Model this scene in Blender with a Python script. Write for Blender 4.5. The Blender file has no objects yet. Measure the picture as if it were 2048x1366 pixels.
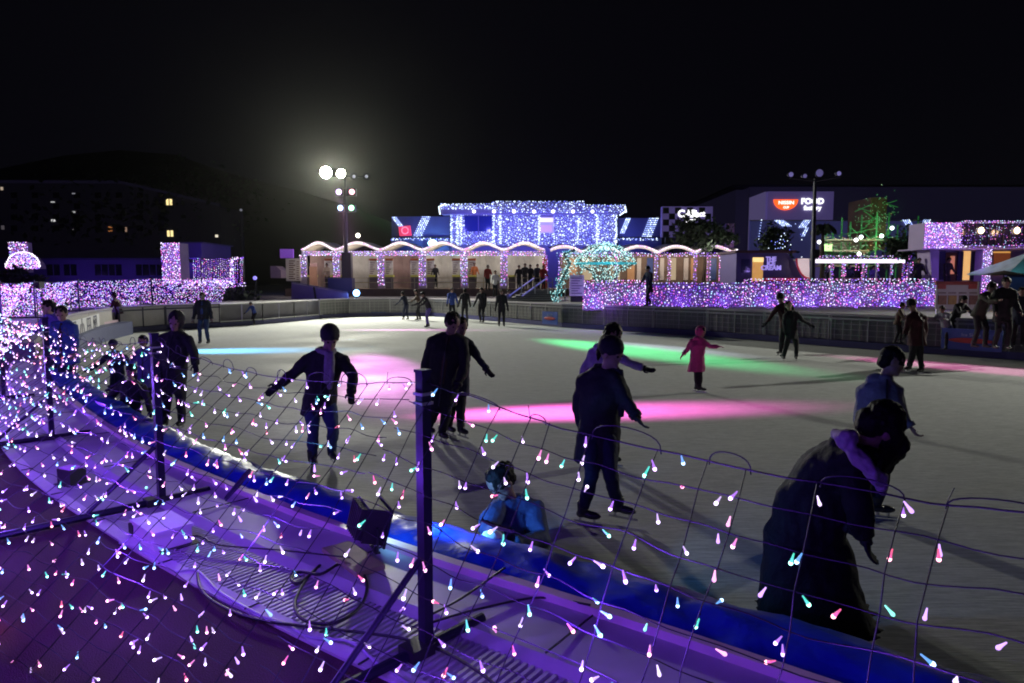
import bpy, math, random
from mathutils import Vector, Matrix, noise
R = math.radians
random.seed(7)
scn = bpy.context.scene
COL = scn.collection
# ------------------------------------------------------------------ camera, night sky, exposure
cam_d = bpy.data.cameras.new('camera'); cam = bpy.data.objects.new('camera', cam_d); COL.objects.link(cam)
cam_d.lens = 24; cam_d.sensor_width = 36; cam_d.clip_end = 2000; cam_d.clip_start = 0.05
cam.location = (0, 0, 1.6); cam.rotation_euler = (R(90 - 5.15), 0, 0)
scn.camera = cam
world = bpy.data.worlds.new('World'); scn.world = world; world.use_nodes = True
wn = world.node_tree.nodes; wl = world.node_tree.links
bg = wn['Background']
sky = wn.new('ShaderNodeTexSky'); sky.sky_type = 'NISHITA'; sky.sun_disc = False
sky.sun_elevation = R(-6); sky.sun_rotation = R(200)
mixn = wn.new('ShaderNodeMix'); mixn.data_type = 'RGBA'; mixn.inputs['Factor'].default_value = 0.93
wl.new(sky.outputs[0], mixn.inputs['A']); mixn.inputs['B'].default_value = (0.012, 0.011, 0.022, 1)
wl.new(mixn.outputs['Result'], bg.inputs['Color']); bg.inputs['Strength'].default_value = 0.13
scn.view_settings.view_transform = 'Standard'; scn.view_settings.look = 'None'
scn.view_settings.exposure = 0; scn.view_settings.gamma = 1; scn.view_settings.use_curve_mapping = False
scn.cycles.use_denoising = True
try: scn.cycles.denoiser = 'OPENIMAGEDENOISE'
except Exception: pass
scn.cycles.sample_clamp_indirect = 3.0; scn.cycles.max_bounces = 5; scn.cycles.diffuse_bounces = 2
scn.cycles.glossy_bounces = 3; scn.cycles.caustics_reflective = False; scn.cycles.caustics_refractive = False
scn.cycles.use_light_tree = True
scn.cycles.filter_width = 1.9

# ------------------------------------------------------------------ measuring helpers: where a point of the place stands
F = 1365.0; TH = R(5.15); CT, ST = math.cos(TH), math.sin(TH); H = 1.6
ICE = -0.5
def ray(x, y):
    u = (x - 1024) / F; v = (683 - y) / F
    return Vector((u, CT + v * ST, -ST + v * CT))
def gz(x, y, z=0.0):
    d = ray(x, y); t = (z - H) / d.z
    return Vector((d.x * t, d.y * t, z))
def gy(x, y, Y):
    d = ray(x, y); t = Y / d.y
    return Vector((d.x * t, Y, H + d.z * t))

# ------------------------------------------------------------------ light of the lamps (lamp bodies are built further down)
def lamp(kind, name, loc, energy, color, radius=0.03, target=None, angle=None, blend=0.5):
    l = bpy.data.lights.new(name, kind); l.energy = energy; l.color = color; l.shadow_soft_size = radius
    o = bpy.data.objects.new(name, l); COL.objects.link(o); o.location = loc
    if kind == 'SPOT':
        l.spot_size = R(angle); l.spot_blend = blend
    if target is not None:
        o.rotation_euler = (Vector(target) - Vector(loc)).to_track_quat('-Z', 'Y').to_euler()
    return o
POLE = Vector((-10.6, 43.0, 0.5))
def pl(x, y, dy=0): return gy(x, y, 43.0 + dy)
FL = [pl(652, 345, -.5), pl(682, 347, -.5)]
for k, p in enumerate(FL):
    lamp('SPOT', 'floodlight_beam', p + Vector((0, -.35, -.05)), 9300, (.98, .98, .82), .22, (5 + 4 * k, 14, -.5), 120, .6)
# the rink's other flood pole, standing past the frame's edge
lamp('SPOT', 'floodlight_beam', (26, 22.5, 7.3), 12000, (.98, .98, .84), .2, (9, 17.5, -.5), 54, .8)
STAGE = {'violet': pl(678, 384, -.4), 'red': pl(704, 384, -.4), 'blue': pl(681, 416, -.4), 'green': pl(703, 416, -.4)}
def pool(name, src, tgt, power, col, ang, blend=.8, rad=.25):
    lamp('SPOT', name, src, power, col, rad, tgt, ang, blend)
V = Vector
fw = V((0, -.3, 0))
pool('stage_beam', STAGE['violet'] + fw, gz(762, 745, ICE), 85000, (1, .28, .95), 5.2, .9)
pool('stage_beam', STAGE['green'] + fw, gz(1255, 700, ICE), 210000, (.08, 1, .3), 6.4, 1)
pool('stage_beam', STAGE['blue'] + fw, gz(1330, 696, ICE), 90000, (.75, .85, 1), 3.4, .8)
pool('stage_beam', STAGE['red'] + fw, gz(1960, 738, ICE), 190000, (1, .2, .55), 3.0, .8)
LOW = {'pink': V((-7.4, 9.6, 1.7)), 'cyan': V((-13.4, 19.6, 1.45)), 'rose': V((-15.6, 28.8, .8))}
pool('rink_beam', LOW['pink'], gz(1150, 824, ICE), 60000, (1, .12, .62), 10.5, 1)
pool('rink_beam', LOW['cyan'], gz(452, 702, ICE), 14000, (.12, .55, 1), 21, 1)
pool('rink_beam', LOW['rose'], gz(790, 660, ICE), 130000, (1, .35, .9), 4.5, .9)
pool('pad_beam', V((-.62, 3.98, .24)), (1.1, 4.75, -.3), 62, (.10, .40, 1), 90, .7, .05)

# ------------------------------------------------------------------ materials
MT = {}
def mat(name, col, rough=.6, metal=0, emit=None, es=0, noise_amt=.12, nscale=8, bump=0, spec=.5, sheen=0):
    if name in MT: return MT[name]
    m = bpy.data.materials.new(name); m.use_nodes = True; MT[name] = m
    nt = m.node_tree; n = nt.nodes; l = nt.links; b = n['Principled BSDF']
    b.inputs['Roughness'].default_value = rough; b.inputs['Metallic'].default_value = metal
    b.inputs['Specular IOR Level'].default_value = spec
    c = (*col, 1)
    if noise_amt:
        tc = n.new('ShaderNodeTexCoord'); nz = n.new('ShaderNodeTexNoise'); nz.inputs['Scale'].default_value = nscale
        nz.inputs['Detail'].default_value = 4
        l.new(tc.outputs['Object'], nz.inputs['Vector'])
        mx = n.new('ShaderNodeMix'); mx.data_type = 'RGBA'
        mx.inputs['A'].default_value = (*[max(0, x * (1 - noise_amt)) for x in col], 1)
        mx.inputs['B'].default_value = (*[min(1, x * (1 + noise_amt)) for x in col], 1)
        l.new(nz.outputs['Fac'], mx.inputs['Factor']); l.new(mx.outputs['Result'], b.inputs['Base Color'])
        if bump:
            bp = n.new('ShaderNodeBump'); bp.inputs['Strength'].default_value = bump; bp.inputs['Distance'].default_value = .02
            l.new(nz.outputs['Fac'], bp.inputs['Height']); l.new(bp.outputs['Normal'], b.inputs['Normal'])
    else:
        b.inputs['Base Color'].default_value = c
    if emit:
        b.inputs['Emission Color'].default_value = (*emit, 1); b.inputs['Emission Strength'].default_value = es
    return m
def led(name, col, s):
    m = mat(name, (.2, .2, .2), .4, noise_amt=0, emit=col, es=s)
    m.cycles.emission_sampling = 'NONE'
    return m
# near bulbs: hot core and glowing coloured body
BC = {'violet': (.52, .22, 1), 'pink': (1, .3, .7), 'red': (1, .14, .3), 'teal': (.08, .85, .62), 'blue': (.15, .45, 1), 'lavender': (.75, .55, 1)}
CORE = {k: led('led_core_' + k, tuple(.25 + .75 * x for x in c), 5.5) for k, c in BC.items()}
TAIL = {k: led('led_body_' + k, c, 1.1) for k, c in BC.items()}
FARS = [led('far_led_white', (.85, .75, 1), 2.6), led('far_led_violet', (.3, .09, 1), 1.7), led('far_led_pink', (1, .22, .75), 2.0),
        led('far_led_cyan', (.45, .8, 1), 2.0), led('far_led_lavender', (.6, .4, 1), 2.0)]
BLUES = [led('far_led_blue', (.15, .18, 1), 1.4), led('far_led_ice', (.38, .5, 1), 1.8), led('far_led_paleblue', (.72, .86, 1), 2.6)]
TEALS = [led('far_led_teal', (.2, .7, .75), 1.4), led('far_led_mint', (.65, 1, .95), 1.8), led('far_led_dimteal', (.06, .35, .4), 1.0)]
GREENS = [led('far_led_green', (.08, .6, .15), .35), led('far_led_amber', (1, .5, .2), .35), led('far_led_lime', (.5, 1, .5), .4), led('far_led_darkgreen', (.02, .3, .08), .7)]
skin = mat('skin', (.24, .14, .11), .55, noise_amt=.06)
black_metal = mat('dark_painted_metal', (.035, .035, .045), .4, .6)
steel = mat('grey_steel', (.42, .42, .4), .35, .8)
dark = mat('matt_black_plastic', (.012, .012, .014), .5)
cord_m = mat('dark_green_cord', (.02, .018, .03), .5, noise_amt=0)
white_paint = mat('white_paint', (.75, .75, .75), .5)
grey_panel = mat('grey_barrier_panel', (.11, .11, .105), .5, nscale=3, noise_amt=.25)

# ------------------------------------------------------------------ mesh helpers
WL = {}
class MB:
    def __init__(s): s.v = []; s.f = []; s.m = []
    def add(s, vs, fs, mi=0):
        o = len(s.v); s.v += [tuple(p) for p in vs]
        for f in fs: s.f.append(tuple(i + o for i in f)); s.m.append(mi)
    def box(s, c, size, rz=0, mi=0, M=None):
        hx, hy, hz = [k / 2 for k in size]
        cs, sn = math.cos(rz), math.sin(rz); vs = []
        for x, y, z in ((-1,-1,-1),(1,-1,-1),(1,1,-1),(-1,1,-1),(-1,-1,1),(1,-1,1),(1,1,1),(-1,1,1)):
            p = Vector((x * hx, y * hy, z * hz))
            p = (M @ p) if M else Vector((p.x * cs - p.y * sn, p.x * sn + p.y * cs, p.z))
            vs.append(p + Vector(c))
        s.add(vs, [(0,3,2,1),(4,5,6,7),(0,1,5,4),(1,2,6,5),(2,3,7,6),(3,0,4,7)], mi)
    def bb(s, a, b, mi=0):
        s.box([(a[i] + b[i]) / 2 for i in range(3)], [abs(b[i] - a[i]) for i in range(3)], 0, mi)
    def bar(s, a, b, w, h, mi=0):
        a = Vector(a); b = Vector(b); d = b - a
        if d.length < 1e-5: return
        q = d.to_track_quat('X', 'Z').to_matrix()
        s.box((a + b) / 2, (d.length, w, h), 0, mi, q)
    def tube(s, pts, r, n=8, mi=0, cap=True):
        pts = [Vector(p) for p in pts]; rs = r if isinstance(r, (list, tuple)) else [r] * len(pts)
        base = len(s.v); up = None
        for i, p in enumerate(pts):
            d = (pts[min(i + 1, len(pts) - 1)] - pts[max(i - 1, 0)])
            d = d.normalized() if d.length > 1e-9 else Vector((0, 0, 1))
            if up is None: up = d.orthogonal().normalized()
            up = (up - d * up.dot(d))
            up = up.normalized() if up.length > 1e-6 else d.orthogonal().normalized()
            w = d.cross(up)
            for k in range(n):
                a = 2 * math.pi * k / n; s.v.append(tuple(p + (up * math.cos(a) + w * math.sin(a)) * rs[i]))
        for i in range(len(pts) - 1):
            for k in range(n):
                a = base + i * n + k; b = base + i * n + (k + 1) % n
                s.f.append((a, b, b + n, a + n)); s.m.append(mi)
        if cap:
            s.f.append(tuple(base + k for k in range(n))[::-1]); s.m.append(mi)
            e = base + (len(pts) - 1) * n; s.f.append(tuple(e + k for k in range(n))); s.m.append(mi)
    def ell(s, c, r, n=12, m=8, mi=0, M=None):
        c = Vector(c); rr = (r, r, r) if not isinstance(r, (tuple, list)) else r; vs = []; fs = []
        for i in range(m + 1):
            t = math.pi * i / m
            for k in range(n):
                a = 2 * math.pi * k / n
                p = Vector((rr[0] * math.sin(t) * math.cos(a), rr[1] * math.sin(t) * math.sin(a), rr[2] * math.cos(t)))
                vs.append(c + (M @ p if M else p))
        for i in range(m):
            for k in range(n):
                a = i * n + k; b = i * n + (k + 1) % n
                if i == 0: fs.append((a, a + n, b + n))
                elif i == m - 1: fs.append((a, a + n, b))
                else: fs.append((a, a + n, b + n, b))
        s.add(vs, fs, mi)
    def octa(s, c, r, mi=0):
        x, y, z = c
        s.add([(x+r,y,z),(x,y+r,z),(x-r,y,z),(x,y-r,z),(x,y,z+r),(x,y,z-r)],
              [(0,1,4),(1,2,4),(2,3,4),(3,0,4),(1,0,5),(2,1,5),(3,2,5),(0,3,5)], mi)
    def prism(s, poly, z0, z1, mi=0):
        n = len(poly); vs = [(p[0], p[1], z0) for p in poly] + [(p[0], p[1], z1) for p in poly]
        area = sum(poly[i][0] * poly[(i+1) % n][1] - poly[(i+1) % n][0] * poly[i][1] for i in range(n))
        fs = [tuple(range(n))[::-1], tuple(range(n, 2 * n))] + [(i, (i+1) % n, n + (i+1) % n, n + i) for i in range(n)]
        if area < 0: fs = [f[::-1] for f in fs]
        s.add(vs, fs, mi)
    def yprism(s, poly, y0, y1, mi=0):      # polygon in x,z pushed through y
        n = len(poly); vs = [(p[0], y0, p[1]) for p in poly] + [(p[0], y1, p[1]) for p in poly]
        fs = [tuple(range(n)), tuple(range(n, 2 * n))[::-1]] + [(i, n + i, n + (i+1) % n, (i+1) % n) for i in range(n)]
        s.add(vs, fs, mi)
    def cone(s, a, b, r0, r1, n=10, mi=0): s.tube([a, b], [r0, r1], n, mi)
    def mesh(s, name, origin=Vector((0, 0, 0)), smooth=False):
        me = bpy.data.meshes.new(name); o = Vector(origin)
        me.from_pydata([(x - o.x, y - o.y, z - o.z) for x, y, z in s.v], [], s.f)
        if any(s.m): me.polygons.foreach_set('material_index', s.m)
        if smooth: me.polygons.foreach_set('use_smooth', [True] * len(s.f))
        me.update(); return me
    def build(s, name, mats, parent=None, origin=None, smooth=False):
        if parent is not None: o0 = WL[parent.name]
        else: o0 = Vector(origin) if origin is not None else Vector((0, 0, 0))
        me = s.mesh(name, o0, smooth)
        for m in (mats if isinstance(mats, (list, tuple)) else [mats]): me.materials.append(m)
        ob = bpy.data.objects.new(name, me); COL.objects.link(ob)
        if parent is not None: ob.parent = parent
        else: ob.location = o0
        WL[ob.name] = o0
        return ob
def tag(o, label=None, cat=None, group=None, kind=None):
    if label: o['label'] = label
    if cat: o['category'] = cat
    if group: o['group'] = group
    if kind: o['kind'] = kind
    return o
def empty(name, loc, label, cat, group=None):
    o = bpy.data.objects.new(name, None); COL.objects.link(o); o.location = loc; WL[o.name] = Vector(loc)
    o.empty_display_size = .2
    return tag(o, label, cat, group)
def structure(o): o['kind'] = 'structure'; return o
def text(st, size, loc, m, parent, name='lettering', ext=.01, yaw=0, align='CENTER', squash=1, bold=0):
    c = bpy.data.curves.new('t', 'FONT'); c.body = st; c.size = size; c.extrude = ext; c.align_x = align; c.align_y = 'CENTER'; c.offset = bold
    c.resolution_u = 3
    t = bpy.data.objects.new('t', c); COL.objects.link(t)
    dg = bpy.context.evaluated_depsgraph_get(); me = bpy.data.meshes.new_from_object(t.evaluated_get(dg))
    bpy.data.objects.remove(t)
    off = WL[parent.name] if parent else Vector((0, 0, 0))
    M = Matrix.Translation(Vector(loc) - off) @ Matrix.Rotation(yaw, 4, 'Z') @ Matrix.Rotation(R(90), 4, 'X') @ Matrix.Diagonal((squash, 1, 1, 1))
    me.transform(M); me.materials.clear(); me.materials.append(m)
    o = bpy.data.objects.new(name, me); COL.objects.link(o); o.parent = parent; WL[o.name] = off
    return o
def remesh(mb, voxel, wr=0, wscale=9, smooth_it=2):
    me = mb.mesh('tmp'); o = bpy.data.objects.new('tmp', me); COL.objects.link(o)
    md = o.modifiers.new('r', 'REMESH'); md.mode = 'VOXEL'; md.voxel_size = voxel; md.use_smooth_shade = True
    if smooth_it:
        sm = o.modifiers.new('s', 'SMOOTH'); sm.factor = .5; sm.iterations = smooth_it
    dg = bpy.context.evaluated_depsgraph_get(); out = bpy.data.meshes.new_from_object(o.evaluated_get(dg))
    bpy.data.objects.remove(o); bpy.data.meshes.remove(me)
    if wr:
        nn = [v.normal.copy() for v in out.vertices]
        for v, n in zip(out.vertices, nn):
            p = v.co * wscale; p.z *= .75
            v.co += n * (wr * (noise.noise(p) + .6 * noise.noise(p * 2.3)))
    out.polygons.foreach_set('use_smooth', [True] * len(out.polygons)); out.update()
    return out
def link_mesh(name, me, m, parent=None, origin=None):
    o0 = WL[parent.name] if parent is not None else Vector(origin)
    me.transform(Matrix.Translation(-o0)); me.materials.clear(); me.materials.append(m)
    o = bpy.data.objects.new(name, me); COL.objects.link(o)
    if parent is not None: o.parent = parent
    else: o.location = o0
    WL[o.name] = o0
    return o

# ------------------------------------------------------------------ ground, rink, walkway
mb = MB(); mb.prism([(-400, -60), (400, -60), (400, 500), (-400, 500)], -1.0, -.62)
structure(mb.build('ground', mat('dark_asphalt_far', (.03, .03, .035), .9)))

ice = mat('rink_ice', (.5, .5, .5), .3, noise_amt=0)
nt = ice.node_tree; n = nt.nodes; l = nt.links; b = n['Principled BSDF']
tc = n.new('ShaderNodeTexCoord')
def nz(scale, detail=5, rot=0, sc=(1, 1, 1)):
    mp = n.new('ShaderNodeMapping'); mp.inputs['Scale'].default_value = sc; mp.inputs['Rotation'].default_value = (0, 0, rot)
    q = n.new('ShaderNodeTexNoise'); q.inputs['Scale'].default_value = scale; q.inputs['Detail'].default_value = detail
    l.new(tc.outputs['Object'], mp.inputs['Vector']); l.new(mp.outputs['Vector'], q.inputs['Vector']); return q
big = nz(.5, 4); fine = nz(26, 6); s1 = nz(5, 3, R(35), (1, 14, 1)); s2 = nz(6, 3, R(-20), (1, 18, 1))
ad = n.new('ShaderNodeMath'); ad.operation = 'ADD'; l.new(s1.outputs['Fac'], ad.inputs[0]); l.new(s2.outputs['Fac'], ad.inputs[1])
ad2 = n.new('ShaderNodeMath'); ad2.operation = 'ADD'; l.new(ad.outputs[0], ad2.inputs[0]); fm = n.new('ShaderNodeMath'); fm.operation = 'MULTIPLY'; fm.inputs[1].default_value = .35; l.new(fine.outputs['Fac'], fm.inputs[0]); l.new(fm.outputs[0], ad2.inputs[1])
cr = n.new('ShaderNodeMix'); cr.data_type = 'RGBA'; cr.inputs['A'].default_value = (.36, .37, .38, 1); cr.inputs['B'].default_value = (.6, .61, .61, 1)
mr = n.new('ShaderNodeMapRange'); mr.inputs['From Min'].default_value = .95; mr.inputs['From Max'].default_value = 1.42
l.new(ad2.outputs[0], mr.inputs['Value']); l.new(mr.outputs[0], cr.inputs['Factor']); l.new(cr.outputs['Result'], b.inputs['Base Color'])
mr2 = n.new('ShaderNodeMapRange'); mr2.inputs['From Min'].default_value = .35; mr2.inputs['From Max'].default_value = .65
mr2.inputs['To Min'].default_value = .58; mr2.inputs['To Max'].default_value = .78
l.new(big.outputs['Fac'], mr2.inputs['Value']); l.new(mr2.outputs[0], b.inputs['Roughness'])
bp = n.new('ShaderNodeBump'); bp.inputs['Strength'].default_value = .25; bp.inputs['Distance'].default_value = .01
l.new(ad2.outputs[0], bp.inputs['Height']); l.new(bp.outputs['Normal'], b.inputs['Normal'])
b.inputs['Specular IOR Level'].default_value = .03

def smooth_line(P, k=6):
    P = [Vector(p) for p in P]; out = []
    for i in range(len(P) - 1):
        a = P[max(i-1, 0)]; b_ = P[i]; c = P[i+1]; d = P[min(i+2, len(P)-1)]
        for j in range(k):
            t = j / k
            out.append(.5 * ((2*b_) + (c-a)*t + (2*a-5*b_+4*c-d)*t*t + (3*b_-a-3*c+d)*t*t*t))
    out.append(P[-1]); return out
# near edge of the rink (from lower right round the left end); offsets are measured towards the ice
EDGE = smooth_line([(7.5, -2.9), (4.2, .05), (1.07, 2.59), (-.54, 3.77), (-1.61, 4.6), (-3.45, 6.25), (-5.5, 8.5), (-7.6, 11.0), (-10.2, 14.8), (-12.6, 18.9), (-14.2, 22.6), (-15.25, 26.4)])
def off(line, w):
    out = []
    for i, p in enumerate(line):
        d = (line[min(i+1, len(line)-1)] - line[max(i-1, 0)]).normalized()
        out.append(Vector((p.x + d.y * w, p.y - d.x * w)))
    return out
FARB = smooth_line([(-15.25, 26.4), (-14.6, 28.6), (-12.4, 31.2), (-10.9, 35.0), (-9.4, 38.8), (-4.8, 39.6), (-1.7, 35.9), (.62, 32.6), (2.55, 29.9), (7.1, 25.5), (9.1, 22.9), (11.0, 20.3), (13.4, 17.6), (18, 11.5), (22, 5)])
poly = [(p.x, p.y) for p in off(EDGE, .1)] + [(p.x, p.y) for p in FARB[1:]] + [(24, -2), (18, -8)]
mb = MB(); mb.prism(poly, -.56, ICE); structure(mb.build('ice', ice))

def strip(w0, w1, z0, z1, name, m, line=EDGE, jit=0, i0=0, i1=None, thick=.04, nx=1, prof=None):
    a = off(line, w0)[i0:i1]; b2 = off(line, w1)[i0:i1]; mb = MB(); vs = []; fs = []
    k = nx + 1
    for p, q in zip(a, b2):
        for j in range(k):
            t = j / nx; c = p.lerp(q, t); z = z0 + (z1 - z0) * t + (prof(t) if prof else 0)
            vs.append((c.x, c.y, z + (noise.noise(Vector((c.x*5, c.y*5, 0))) * jit)))
    N = len(a)
    for i in range(N-1):
        for j in range(nx): fs.append((i*k+j, i*k+j+1, (i+1)*k+j+1, (i+1)*k+j))
    o = len(vs); vs += [(x, y, z - thick) for x, y, z in vs]
    for i in range(N-1):
        for j in range(nx): fs.append((o+i*k+j, o+(i+1)*k+j, o+(i+1)*k+j+1, o+i*k+j+1))
        fs.append((i*k, (i+1)*k, o+(i+1)*k, o+i*k)); fs.append((i*k+nx, o+i*k+nx, o+(i+1)*k+nx, (i+1)*k+nx))
    mb.add(vs, fs); return mb.build(name, m, smooth=bool(prof))
asph = mat('walkway_asphalt', (.055, .022, .034), .95, nscale=170, noise_amt=.85, bump=.6, spec=.15)
wk = off(EDGE, -.93)
mb = MB(); mb.prism([(p.x, p.y) for p in wk] + [(-60, 26.4), (-60, -30), (7, -30)], -.6, 0); structure(mb.build('walkway', asph))
lilac = mat('pale_concrete_kerb', (.42, .40, .42), .7, nscale=20, noise_amt=.15, bump=.1)
structure(strip(-.93, -.85, .012, .012, 'kerb', lilac, thick=.3))
structure(strip(-.85, -.50, -.045, -.045, 'drain_channel', mat('drain_dark', (.06, .05, .06), .7), thick=.3))
structure(strip(-.50, -.44, .004, .03, 'drain_rim', lilac, thick=.3))
deck = mat('pale_deck_sheet', (.42, .39, .43), .45, nscale=3.5, noise_amt=.4, bump=.1)
structure(strip(-.44, -.04, .02, .034, 'rink_deck', deck, thick=.3))
structure(strip(-.04, .02, .075, .075, 'deck_edge_board', mat('edge_board', (.6, .42, .5), .35, nscale=3, noise_amt=.25), thick=.4))
# grating bars across the drain
slat_m = mat('drain_slat', (.38, .37, .4), .5, .1)
mb = MB(); ga = off(EDGE, -.845); gb = off(EDGE, -.505)
for i in range(len(ga)-1):
    L = (ga[i+1]-ga[i]).length; c = max(1, int(L / .034))
    if ga[i].y > 9.5 or ga[i].x > 2.2: continue
    for j in range(c):
        t = (j + .5) / c; a = ga[i].lerp(ga[i+1], t); e = gb[i].lerp(gb[i+1], t)
        mb.bar((a.x, a.y, -.002), (e.x, e.y, -.002), .017, .02)
structure(mb.build('drain_grating', slat_m))
# joints across the deck sheets and the kerb
mb = MB()
for (w0, w1, z, st_) in ((-.44, -.04, .038, 1.25), (-.93, -.85, .016, .8), (.021, .024, .075, 9)):
    A_ = off(EDGE, w0); B_ = off(EDGE, w1); acc = 0
    for i in range(1, len(A_)):
        acc += (A_[i] - A_[i-1]).length
        if acc > st_ and A_[i].y < 10: acc = 0; mb.bar((A_[i].x, A_[i].y, z), (B_[i].x, B_[i].y, z), .007, .006)
structure(mb.build('deck_joints', mat('joint_dark', (.03, .03, .035), .8)))
# blue padded cover along the ice edge
tarp = mat('blue_tarpaulin', (.015, .045, .45), .34, nscale=9, noise_amt=.35, bump=.45, spec=.22)
PADL = []
for i in range(len([p for p in EDGE if p.y < 15]) - 1):
    for j in range(8): PADL.append(EDGE[i].lerp(EDGE[i+1], j/8))
def padprof(t): return .055 * math.sin(math.pi * min(1, t*1.05)) - (.42 * max(0, t-.86)/.14)
pad = strip(.03, .55, .03, .02, 'edge_padding', tarp, line=PADL, nx=14, prof=padprof, thick=.02)
for v in pad.data.vertices:
    p = Vector((v.co.x*3.2, v.co.y*3.2, 1)); v.co.z += .024 * noise.noise(p*1.3) + .014*noise.noise(Vector((v.co.x*14+v.co.y*6, v.co.y*3, 2))) + .005*noise.noise(Vector((v.co.x*9-v.co.y*16, v.co.x*7, 5)))
tag(pad, 'wrinkled glossy blue padding laid along the near edge of the ice', 'padding')
mb = MB(); pa = off(EDGE, .03); pb = off(EDGE, .5)
mb.prism([(p.x, p.y) for p in pa] + [(p.x, p.y) for p in pb[::-1]], -.55, -.005)
structure(mb.build('rink_curb', mat('curb_blue', (.02, .03, .12), .6)))
# far terrace
TZ = .52
ter = off(FARB, -.35)
mb = MB(); mb.prism([(p.x, p.y) for p in ter[2:]] + [(90, 5), (90, 140), (-60, 140), (-60, 26.4)], -.6, TZ-.02)
structure(mb.build('terrace', mat('terrace_floor', (.2, .19, .2), .7, nscale=2, noise_amt=.2)))
mb = MB(); wk2 = off(EDGE, -.1)
mb.prism([(p.x, p.y) for p in wk2 if p.y > 13] + [(-60, 26.4), (-60, 13)], -.6, TZ-.15)
structure(mb.build('embankment', mat('bank', (.12, .1, .12), .8)))

# ------------------------------------------------------------------ the fence: posts on feet, and nets of lights hung between them
FP = [(1.68, .85, 0), (-.37, 2.81, 0), (-2.51, 4.77, 0), (-4.62, 6.74, 0), (-6.8, 9.03, 0), (-9.1, 11.5, .05), (-11.5, 14.6, .25), (-13.7, 18.3, .35),
      (-15.5, 22.2, .36), (-16.6, 26.2, .4), (-15.9, 30.2, .5), (-13.6, 33.0, .55)]
FP = [Vector(p) for p in FP]
POSTNAME = ['post beyond the frame', 'tall dark fence post in front of the couple skating, nearest full one', 'dark fence post in front of the hooded skater, on a long slanting foot bar',
            'dark fence post beside the small black lamp box on the walkway', 'dark fence post half lost in the lights at the left edge']
post_m = mat('blue_black_post', (.022, .02, .04), .35, .55)
def outw(i):
    a = FP[max(i-1, 0)]; c = FP[min(i+1, len(FP)-1)]; d = (c - a); d.z = 0; d.normalize()
    return Vector((-d.y, d.x, 0))
for i, p in enumerate(FP[1:11], 1):
    o = outw(i); far = i > 4
    r = empty('fence_post', p, POSTNAME[i] if not far else 'slim dark post holding up the dense net of lights along the bank', 'post', 'posts of the light net fence')
    d = Vector((o.y, -o.x, 0)); mb = MB()
    mb.box(p + Vector((0, 0, .61)), (.046, .046, 1.22), math.atan2(d.y, d.x)); mb.box(p + Vector((0, 0, 1.225)), (.054, .054, .012), math.atan2(d.y, d.x))
    mb.build('post', post_m, r)
    if not far:
        mb = MB(); mb.tube([p - o * .34 + Vector((0, 0, .03)), p + o * 1.35 + Vector((0, 0, .03))], .024, 10); mb.build('foot_bar', post_m, r)
        mb = MB(); mb.tube([p + o * .03 + Vector((0, 0, .42)), p + o * .47 + Vector((0, 0, .05))], .014, 8); mb.build('brace', post_m, r)
        mb = MB(); mb.box(p + o * .05 + Vector((0, 0, .035)), (.1, .12, .05), math.atan2(d.y, d.x)); mb.build('socket', dark, r)
        mb = MB()
        for z in (1.13, 1.09): mb.box(p + Vector((0, 0, z)), (.06, .06, .012), math.atan2(d.y, d.x))
        mb.build('clamp', steel, r)
    else:
        mb = MB(); mb.tube([p - o * .2 + Vector((0, 0, .03)), p + o * .8 + Vector((0, 0, .03))], .024, 6); mb.build('foot_bar', post_m, r)

COLS = ['violet'] * 8 + ['pink'] * 4 + ['lavender'] * 5 + ['teal'] * 3 + ['blue'] * 4 + ['red'] * 2
BMATS = [CORE[k] for k in BC] + [TAIL[k] for k in BC]; BI = {k: i for i, k in enumerate(BC)}
def bulb_geo(mb, p, d, s, ci, ti, n=8):
    p = Vector(p); d = Vector(d).normalized()
    q = d.to_track_quat('Z', 'Y').to_matrix()
    mb.ell(p, (.0054*s, .0054*s, .0064*s), n, 5, ci, q)
    mb.tube([p - d*.003*s, p - d*.013*s, p - d*.026*s], [.0046*s, .0030*s, .0018*s], max(5, n-2), ti)
BM = {}
for k in BC:
    mb = MB(); bulb_geo(mb, (0, 0, 0), (0, 0, 1), 1.22, 0, 1, 10); me = mb.mesh('bulb_' + k, smooth=True)
    me.materials.append(CORE[k]); me.materials.append(TAIL[k]); BM[k] = me
    m2_ = me.copy(); m2_.materials.clear(); m2_.materials.append(led('led_dim_core_' + k, tuple(.15 + .85 * x for x in BC[k]), 1.9)); m2_.materials.append(led('led_dim_body_' + k, BC[k], .45)); BM[k + '_dim'] = m2_
NETLAB = ['net of sparse coloured lights sagging between the tallest near post and the right edge', 'net of coloured lights slanting down over the walkway left of the tallest near post',
          'net of dense coloured lights in front of the crouching dark skaters', 'net of crowded lights just left of the couple leaning at the rink edge']
violet = (.2, .05, 1.0)
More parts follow.
